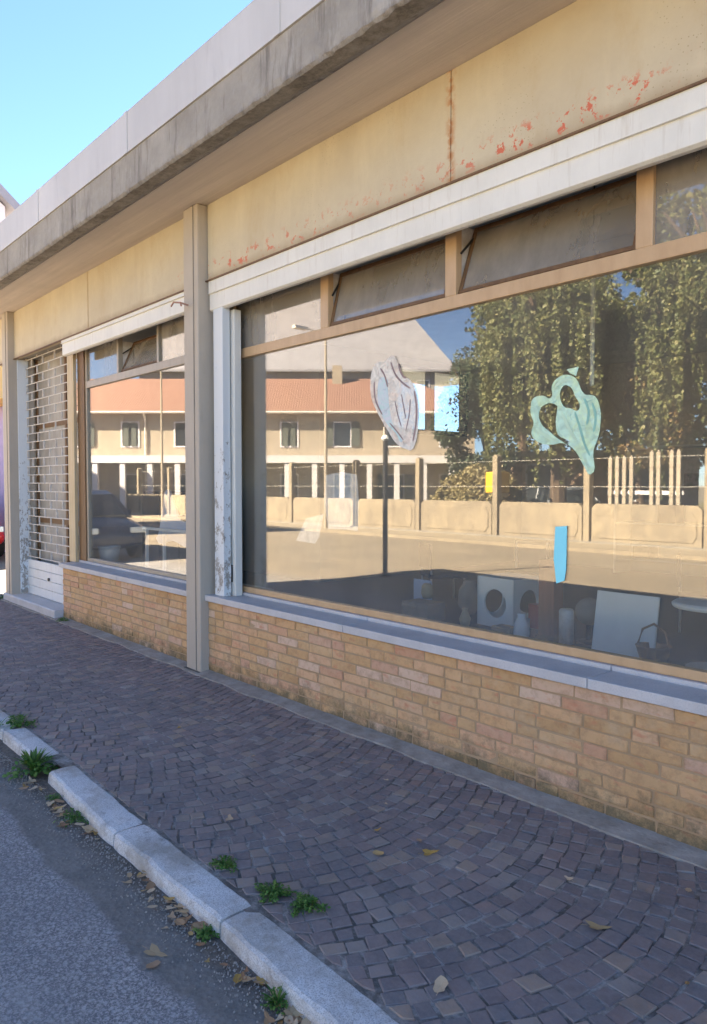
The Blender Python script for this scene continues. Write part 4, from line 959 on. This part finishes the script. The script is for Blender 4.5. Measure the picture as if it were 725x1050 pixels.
house('garage_building', 'low salmon garage behind the boundary wall under the willows', (-15.2, -18.6, 0), R(150), 7.5, 4, 2.6, 'wall_salmon', 'wall_pale', 0, (1.0,), 2, flat=True, over=0.25)
house('garden_house', 'pale house with red roof behind the trees at the right', (-4.0, -33, 0), R(178), 14, 8, 5.5, 'wall_pale', 'tiles', 2.2, (0.9, 3.6), 5)
# house past the end of the shop, only a roof corner shows
t = thing('gable_house', 'white gabled house with dark roof rising beyond the end of the shop roof', 'house', (-29.0, 5.5, 0), 0)
P = Vector((-25.4, 7.87, 10.55)); e_ = Vector((-1, 0.05, 0))
rz = math.atan2(e_.y, e_.x)
M = Matrix.Translation((P.x, P.y, 0)) @ Matrix.Rotation(0.05, 4, 'Z')
g = G().prism([(7.55, -.1), (7.55, 10.5), (7.1, 10.85), (2.9, 7.8), (2.9, -.1)], 0, -33.5, -25.6); g.build('wall', 'wall_white', t)
g = G().prism([(7.95, 10.22), (7.1, 10.95), (2.4, 7.6), (2.4, 7.9), (7.1, 11.3), (7.95, 10.55)], 0, -33.9, -25.3); g.build('roof', 'slate', t)
for wz in (2, 5.2): G().box((-25.6, 4.6, wz), (-25.52, 5.6, wz + 1.4)).build('window', 'pane', t)
house('unseen_shading_house', 'unseen tall flat roofed house added down this side of the street to shade the boundary wall', (-47.5, 6.2, 0), 0, 15, 9, 12.7, 'wall_pale', 'tar', 0, (1.2, 4.6, 8.0), 5, flat=True, over=0.1)  # out of view, added to cast shade on the far boundary wall

# neighbouring kiosk seen past the left pillar
t = thing('kiosk', 'shop front with a yellow fascia and lilac shutter past the left end of the building', 'building', (-18.5, 6.0, 0))
G().box((-20.5, 5.4, -0.05), (-16.6, 9.4, 5.0)).build('wall', 'lilac', t)
G().box((-20.6, 4.9, 3.4), (-16.4, 5.39, 5.05)).build('fascia', 'yellow', t, bevel=0.02); G().box((-16.395, 5.0, 4.2), (-16.38, 5.35, 4.6)).build('lamp_box', 'black', t)
G().box((-16.59, 5.6, 0.0), (-16.56, 8.6, 3.2)).build('shutter', 'lilac', t)

# cars
def car(label, loc, rz, paint, L=4.1, W=1.72, Hh=1.48, group='parked cars'):
    t = thing('parked_car', label, 'car', loc, rz, group)
    st = [(-0.50, .42, .62, .72), (-0.485, .26, .80, .86), (-0.42, .22, .90, .96), (-0.28, .20, .94, .99), (-0.10, .20, .95, 1.0), (0.15, .20, .94, 1.0), (0.30, .20, .90, .99), (0.42, .22, .80, .95), (0.485, .27, .66, .86), (0.50, .42, .56, .70)]
    def ring(x, zb, zt, wf):
        h = W / 2 * wf; return [(x, -h * .9, zb), (x, -h, zb + .18), (x, -h, zt - .14), (x, -h * .88, zt), (x, 0, zt + .03), (x, h * .88, zt), (x, h, zt - .14), (x, h, zb + .18), (x, h * .9, zb)]
    g = G(); vs = []
    for x, zb, zt, wf in st: vs += ring(x * L, zb, zt, wf)
    n = 9; m = len(st); g.add(vs, [(i*n+k, (i+1)*n+k, (i+1)*n+(k+1)%n, i*n+(k+1)%n) for i in range(m-1) for k in range(n)] + [tuple(range(n)), tuple(range((m-1)*n, m*n))[::-1]])
    b = g.build('body', paint, t, local=True, smooth=True); sd = b.modifiers.new('s', 'SUBSURF'); sd.levels = sd.render_levels = 2
    gh = [(-0.44, .92, .93, .80), (-0.36, .90, Hh - .12, .76), (-0.25, .90, Hh - .02, .74), (0.02, .90, Hh - .02, .74), (0.12, .90, Hh - .10, .76), (0.27, .90, .95, .84)]
    def cab(k, dz, x0=0):
        g = G(); vs = []
        for x, zb, zt, wf in gh:
            h = W / 2; zt_ = zt + dz
            vs += [(x * L, -h * .90 * k, zb), (x * L, -h * wf * k, zt_ - .05), (x * L, -h * wf * k * .85, zt_), (x * L, h * wf * k * .85, zt_), (x * L, h * wf * k, zt_ - .05), (x * L, h * .90 * k, zb)]
        n = 6; g.add(vs, [(i*n+q, (i+1)*n+q, (i+1)*n+q+1, i*n+q+1) for i in range(5) for q in range(5)] + [tuple(range(6)), tuple(range(30, 36))[::-1]]); return g
    cab(1, 0).build('windows', 'pane', t, local=True, smooth=False)
    g = G().prism([(-0.36 * L, Hh - .13), (-0.25 * L, Hh - .025), (0.02 * L, Hh - .025), (0.12 * L, Hh - .11), (0.12 * L, Hh - .08), (0.02 * L, Hh + .01), (-0.25 * L, Hh + .01), (-0.36 * L, Hh - .09)], 1, -W * .37, W * .37)
    g.build('roof', paint, t, local=True, bevel=0.01)
    g = G()
    for s_ in (-1, 1):
        for xa, za, xb, zb in ((-0.43, .92, -0.35, Hh - .12), (-0.10, .93, -0.11, Hh - .05), (0.25, .95, 0.11, Hh - .11)):
            g.tube([(xa * L, s_ * W * .452, za), (xb * L, s_ * W * .375, zb)], 0.035, 6)
    g.build('window_pillars', paint, t, local=True)
    for sx in (-0.30, 0.31):
        for s_ in (-1, 1):
            x = sx * L; y = s_ * W * .46
            g = G().tube([(x, y - .1, .31), (x, y + .1, .31)], .31, 24); wh = g.build('wheel', 'rubber', t, local=True, bevel=0.02)
            G().tube([(x, y + s_ * .095, .31), (x, y + s_ * .112, .31)], .2, 16).build('rim', 'chrome', wh, local=True)
    for s_ in (-1, 1):
        G().box((0.478 * L, s_ * W * .30 - .17, .60), (0.497 * L, s_ * W * .30 + .17, .72)).build('headlight', 'board', t, local=True, bevel=0.02)
        G().box((-0.498 * L, s_ * W * .34 - .12, .66), (-0.478 * L, s_ * W * .34 + .12, .84)).build('tail_light', 'red', t, local=True, bevel=0.02)
    for s_ in (-1, 1): G().box((0.17 * L, s_ * W * .5 - .04, .93), (0.20 * L, s_ * W * .5 + .10 * s_ + .04, 1.05)).build('side_mirror', paint, t, local=True, bevel=0.02)
    return t
car('dark navy car past the end of the shop, added in place of a dark reflected area', (-16.9, 0.25, ZR), 0, 'navy')  # added car, stands in for a dark area mirrored in the narrower window
car('grey car parked in the yard behind the boundary wall', (-14.2, -15.2, 0.0), R(25), 'silver')
car('red car parked past the left end of the building', (-18.9, 4.0, ZR), R(5), 'red')

# yellow letter box and tan heap beyond the wall
t = thing('letter_box', 'yellow box on a post above the boundary wall', 'box', (-13.6, YW - 0.5, 0))
G().box((-14.62, YW - 0.85, 1.3), (-14.02, YW - 0.4, 1.95)).build('box_body', 'yellow', t, bevel=0.03); G().box((-14.36, YW - 0.68, 0), (-14.28, YW - 0.6, 1.3)).build('post', 'dark', t)
t = thing('clipped_shrub', 'rounded dry tan shrub behind the boundary wall left of the willow', 'shrub', (-15.9, -12.9, 0))
g = G()
for i in range(9000):
    u = random.uniform(0, 6.283); v = math.asin(random.uniform(0.0, 1)); rr = 1 + 0.10 * noise.noise((math.cos(u) * 2, math.sin(u) * 2, v * 3)) + random.gauss(0, .025)
    p = Vector((-15.9 + 2.0 * rr * math.cos(u) * math.cos(v), -12.9 + 1.1 * rr * math.sin(u) * math.cos(v), 2.1 * rr * math.sin(v)))
    a_ = Vector((random.uniform(-1,1), random.uniform(-1,1), random.uniform(-1,1))).normalized() * 0.11; b_ = a_.cross(Vector((random.uniform(-1,1), random.uniform(-1,1), random.uniform(-1,1)))).normalized() * 0.05
    g.add([p, p + a_*.5 + b_, p + a_, p + a_*.5 - b_], [(0,1,2,3)])
g.build('foliage', m_leaf('tan_shrub_leaf', (0.22, 0.18, 0.07), (0.34, 0.28, 0.13), (0.44, 0.36, 0.20)), t)
G().tube([(-15.9, -12.9, 0), (-15.9, -12.9, 0.8), (-15.7, -12.8, 1.6)], [0.1, 0.08, 0.04], 8).build('stem', 'bark', t)

# ================================================================== WEEDS AND LEAVES
def weed(label, x, y, n, h, spread, zb=0.0, wd=0.007, blade=True):
    g = G()
    for i in range(n):
        a = random.uniform(0, 6.28); r0 = random.uniform(0, spread * .35); hh = h * random.uniform(.45, 1.1); sp = spread * random.uniform(.3, 1.1)
        d = Vector((math.cos(a), math.sin(a), 0)); s_ = Vector((-d.y, d.x, 0)); w_ = wd * random.uniform(.7, 1.5)
        b = Vector((x, y, zb)) + d * r0; pts = []
        for k in range(5):
            q = k / 4; p = b + d * sp * q ** 1.4 + Vector((0, 0, hh * (q * 1.5 - 0.75 * q * q) )); ww = w_ * (0.5 + 1.2 * q - 1.65 * q * q) if not blade else w_ * (1 - q * .9)
            ww = max(ww, 0.0006); pts += [p - s_ * ww, p + Vector((0, 0, -ww * .5)), p + s_ * ww]
        g.add(pts, [(k*3+j, k*3+j+1, (k+1)*3+j+1, (k+1)*3+j) for k in range(4) for j in range(2)])
    tag(g.build('weed', 'weed'), label, 'weed', 'weeds along the kerb')
def leafy(label, x, y, n, h, spread, zb=0.0, ls=0.014, blades=0):
    """low leafy weed: small ovate leaves on arching stems, a few blades"""
    g = G()
    for i in range(n):
        a = random.uniform(0, 6.28); rr = spread * math.sqrt(random.random()) * (1 + 0.35 * math.sin(3 * a + x * 9)); hh = h * random.uniform(.15, 1.0) * (1.1 - rr / spread * .6)
        b = Vector((x + random.uniform(-.01, .01), y + random.uniform(-.01, .01), zb)); p = Vector((x + math.cos(a) * rr, y + math.sin(a) * rr * .8, zb + hh))
        m = (b + p) / 2 + Vector((0, 0, hh * .3)); sw = Vector((-math.sin(a), math.cos(a), 0)) * 0.0008
        g.add([b - sw, b + sw, m + sw, m - sw, p + sw, p - sw], [(0,1,2,3), (3,2,4,5)])
        for k in range(random.randint(1, 3)):
            q = p.lerp(m, k * .35); d = Vector((math.cos(a + random.uniform(-1.3, 1.3)), math.sin(a + random.uniform(-1.3, 1.3)), random.uniform(-.3, .6))).normalized(); s1 = ls * random.uniform(.55, 1.5)
            u = d.cross(Vector((random.uniform(-.5, .5), random.uniform(-.5, .5), 1))).normalized() * s1 * random.uniform(.28, .5); dn = Vector((0, 0, -s1 * .15))
            g.add([q, q + d*s1*.35 + u, q + d*s1*.75 + u*.8 + dn, q + d*s1*1.1 + dn*2, q + d*s1*.75 - u*.8 + dn, q + d*s1*.35 - u, q + d*s1*.5 - dn*.6], [(0,6,1), (1,6,2), (2,6,3), (3,6,4), (4,6,5), (5,6,0)])
    for i in range(blades):
        a = random.uniform(0, 6.28); L = h * random.uniform(.7, 1.5); d = Vector((math.cos(a), math.sin(a), 0)); sd = Vector((-d.y, d.x, 0)); w_ = ls * random.uniform(.2, .5); b = Vector((x, y, zb)) + d * spread * .1; lean = random.uniform(.2, 1.0)
        pts = []
        for k in range(5):
            q = k / 4; p = b + d * L * lean * q ** 1.6 + Vector((0, 0, L * (q - .42 * lean * q * q))); ww = w_ * math.sin(math.pi * (0.12 + 0.86 * q)); pts += [p - sd * ww, p + Vector((0, 0, -ww * .4)), p + sd * ww]
        g.add(pts, [(k*3+j, k*3+j+1, (k+1)*3+j+1, (k+1)*3+j) for k in range(4) for j in range(2)])
    tag(g.build('weed', 'weed'), label, 'weed', 'weeds along the kerb')
leafy('biggest weed tuft, broad green leaves over the gap between two kerb stones', -4.27, 1.36, 90, 0.10, 0.14, ZR + .01, 0.024, 70)
leafy('leafy weed at the far end of the kerb by the photo edge', -4.98, 1.50, 90, 0.07, 0.11, 0, 0.020, 10)
leafy('tall thin weed at the far end of the kerb', -5.05, 1.37, 14, 0.12, 0.05, ZR, 0.014, 16)
leafy('small bright weed in the paving just behind the middle kerb stone', -2.57, 1.560, 110, 0.035, 0.062, 0, 0.010)
leafy('flat leafy weed in the paving beside the kerb joint', -2.27, 1.585, 150, 0.04, 0.072, 0, 0.011, 4)
leafy('flat weed in the paving a hand right of the kerb joint', -2.12, 1.63, 130, 0.035, 0.070, 0, 0.011)
leafy('upright grass tuft against the nearest kerb stone', -1.84, 1.30, 30, 0.05, 0.05, ZR, 0.010, 22)
leafy('short green weed by dry leaves below the kerb joint', -2.30, 1.315, 70, 0.035, 0.05, ZR, 0.011, 5)
leafy('thin straggling weed at the kerb foot behind the big tuft', -3.55, 1.315, 90, 0.03, 0.10, ZR, 0.010, 6)
leafy('tiny weed sprout at the foot of the kerb', -3.82, 1.325, 50, 0.03, 0.06, ZR, 0.010, 5)
leafy('low weed at the wall foot beside the door step', -8.45, 3.03, 60, 0.04, 0.07, 0.01, 0.014, 4)
leafy('weed at the corner of the left pillar', -10.7, 2.97, 100, 0.08, 0.11, 0.01, 0.018, 10)

def leafmesh(seed, lobes):
    rr = random.Random(seed); n = 14; g = G()
    vs = [(0, 0, 0.0)]
    for k in range(n):
        a = 2*math.pi*k/n; r = (0.5 + lobes * 0.20 * math.cos(3*a)) * rr.uniform(.85, 1.1); x = r * math.cos(a) * 1.0; y = r * math.sin(a) * 0.62
        vs.append((x, y, 0.22 * abs(y) + 0.30 * x * x * rr.uniform(.6, 1.2)))
    g.add(vs, [(0, k+1, (k+1) % n + 1) for k in range(n)])
    g.tube([(-0.45, 0, 0.06), (-0.8, 0.05, 0.02)], 0.012, 4)
    me = bpy.data.meshes.new('dry_leaf'); me.from_pydata(g.v, [], g.f); me.materials.append(MA['dryleaf']); return me
LM = [leafmesh(i, 0 if i % 2 else 1) for i in range(5)]
def leaf(x, y, z, s, rz, label, group, k=None, name='dry_leaf', mat=None):
    o = bpy.data.objects.new(name, LM[k if k is not None else random.randrange(5)]); C.objects.link(o)
    o.location = (x, y, z + 0.003); o.scale = (s, s, s * random.uniform(.5, 1.2)); o.rotation_euler = (random.uniform(-.2,.2), random.uniform(-.2,.2), rz)
    tag(o, label, 'leaf', group); return o
leaf(-1.344, 2.313, 0.002, 0.075, 0.9, 'largest pale dry leaf lying alone on the paving', 'dry leaves on the paving', 0)
leaf(-1.50, 1.677, 0.002, 0.07, 2.0, 'reddish dry leaf on the paving nearest the camera end of the kerb', 'dry leaves on the paving', 1)
leaf(-2.09, 2.26, 0.002, 0.06, 1.0, 'curled pale leaf in the middle of the paving', 'dry leaves on the paving', 2)
leaf(-2.227, 2.096, 0.002, 0.055, 0.3, 'thin yellowish leaf in the middle of the paving', 'dry leaves on the paving', 3)
leaf(-2.92, 1.80, 0.002, 0.05, 2.6, 'small bright leaf on the paving behind the middle kerb stone', 'dry leaves on the paving', 4)
leaf(-2.33, 1.135, ZR, 0.07, 0.5, 'flat tan leaf lying out on the asphalt', 'dry leaves on the asphalt', 0)
leaf(-2.27, 1.10, ZR, 0.05, 1.6, 'narrow pale leaf lying out on the asphalt', 'dry leaves on the asphalt', 3)
for i in range(16):
    leaf(random.uniform(-6.5, -0.9), random.uniform(1.62, 2.93), 0.002, random.uniform(0.018, 0.04), random.uniform(0, 6), 'tiny dry leaf scattered on the setts', 'tiny leaves scattered on the paving')
for i in range(96):
    c, wh = random.choice(((-2.45, 'just left of the kerb joint'), (-2.35, 'just left of the kerb joint'), (-1.95, 'by the upright grass tuft'), (-1.8, 'by the upright grass tuft'), (-1.7, 'by the upright grass tuft'), (-3.45, 'by the straggling weed'), (-3.7, 'by the tiny sprout'), (-4.1, 'under the biggest weed'), (-2.75, 'at the middle kerb stone')))
    x = random.gauss(c, 0.09); yk = 1.335
    leaf(x, yk - abs(random.gauss(0.035, 0.03)), ZR + random.uniform(0, 0.015), random.uniform(0.022, 0.06), random.uniform(0, 6), 'dry brown leaf drifted against the kerb foot ' + wh, 'dry leaves drifted against the kerb')
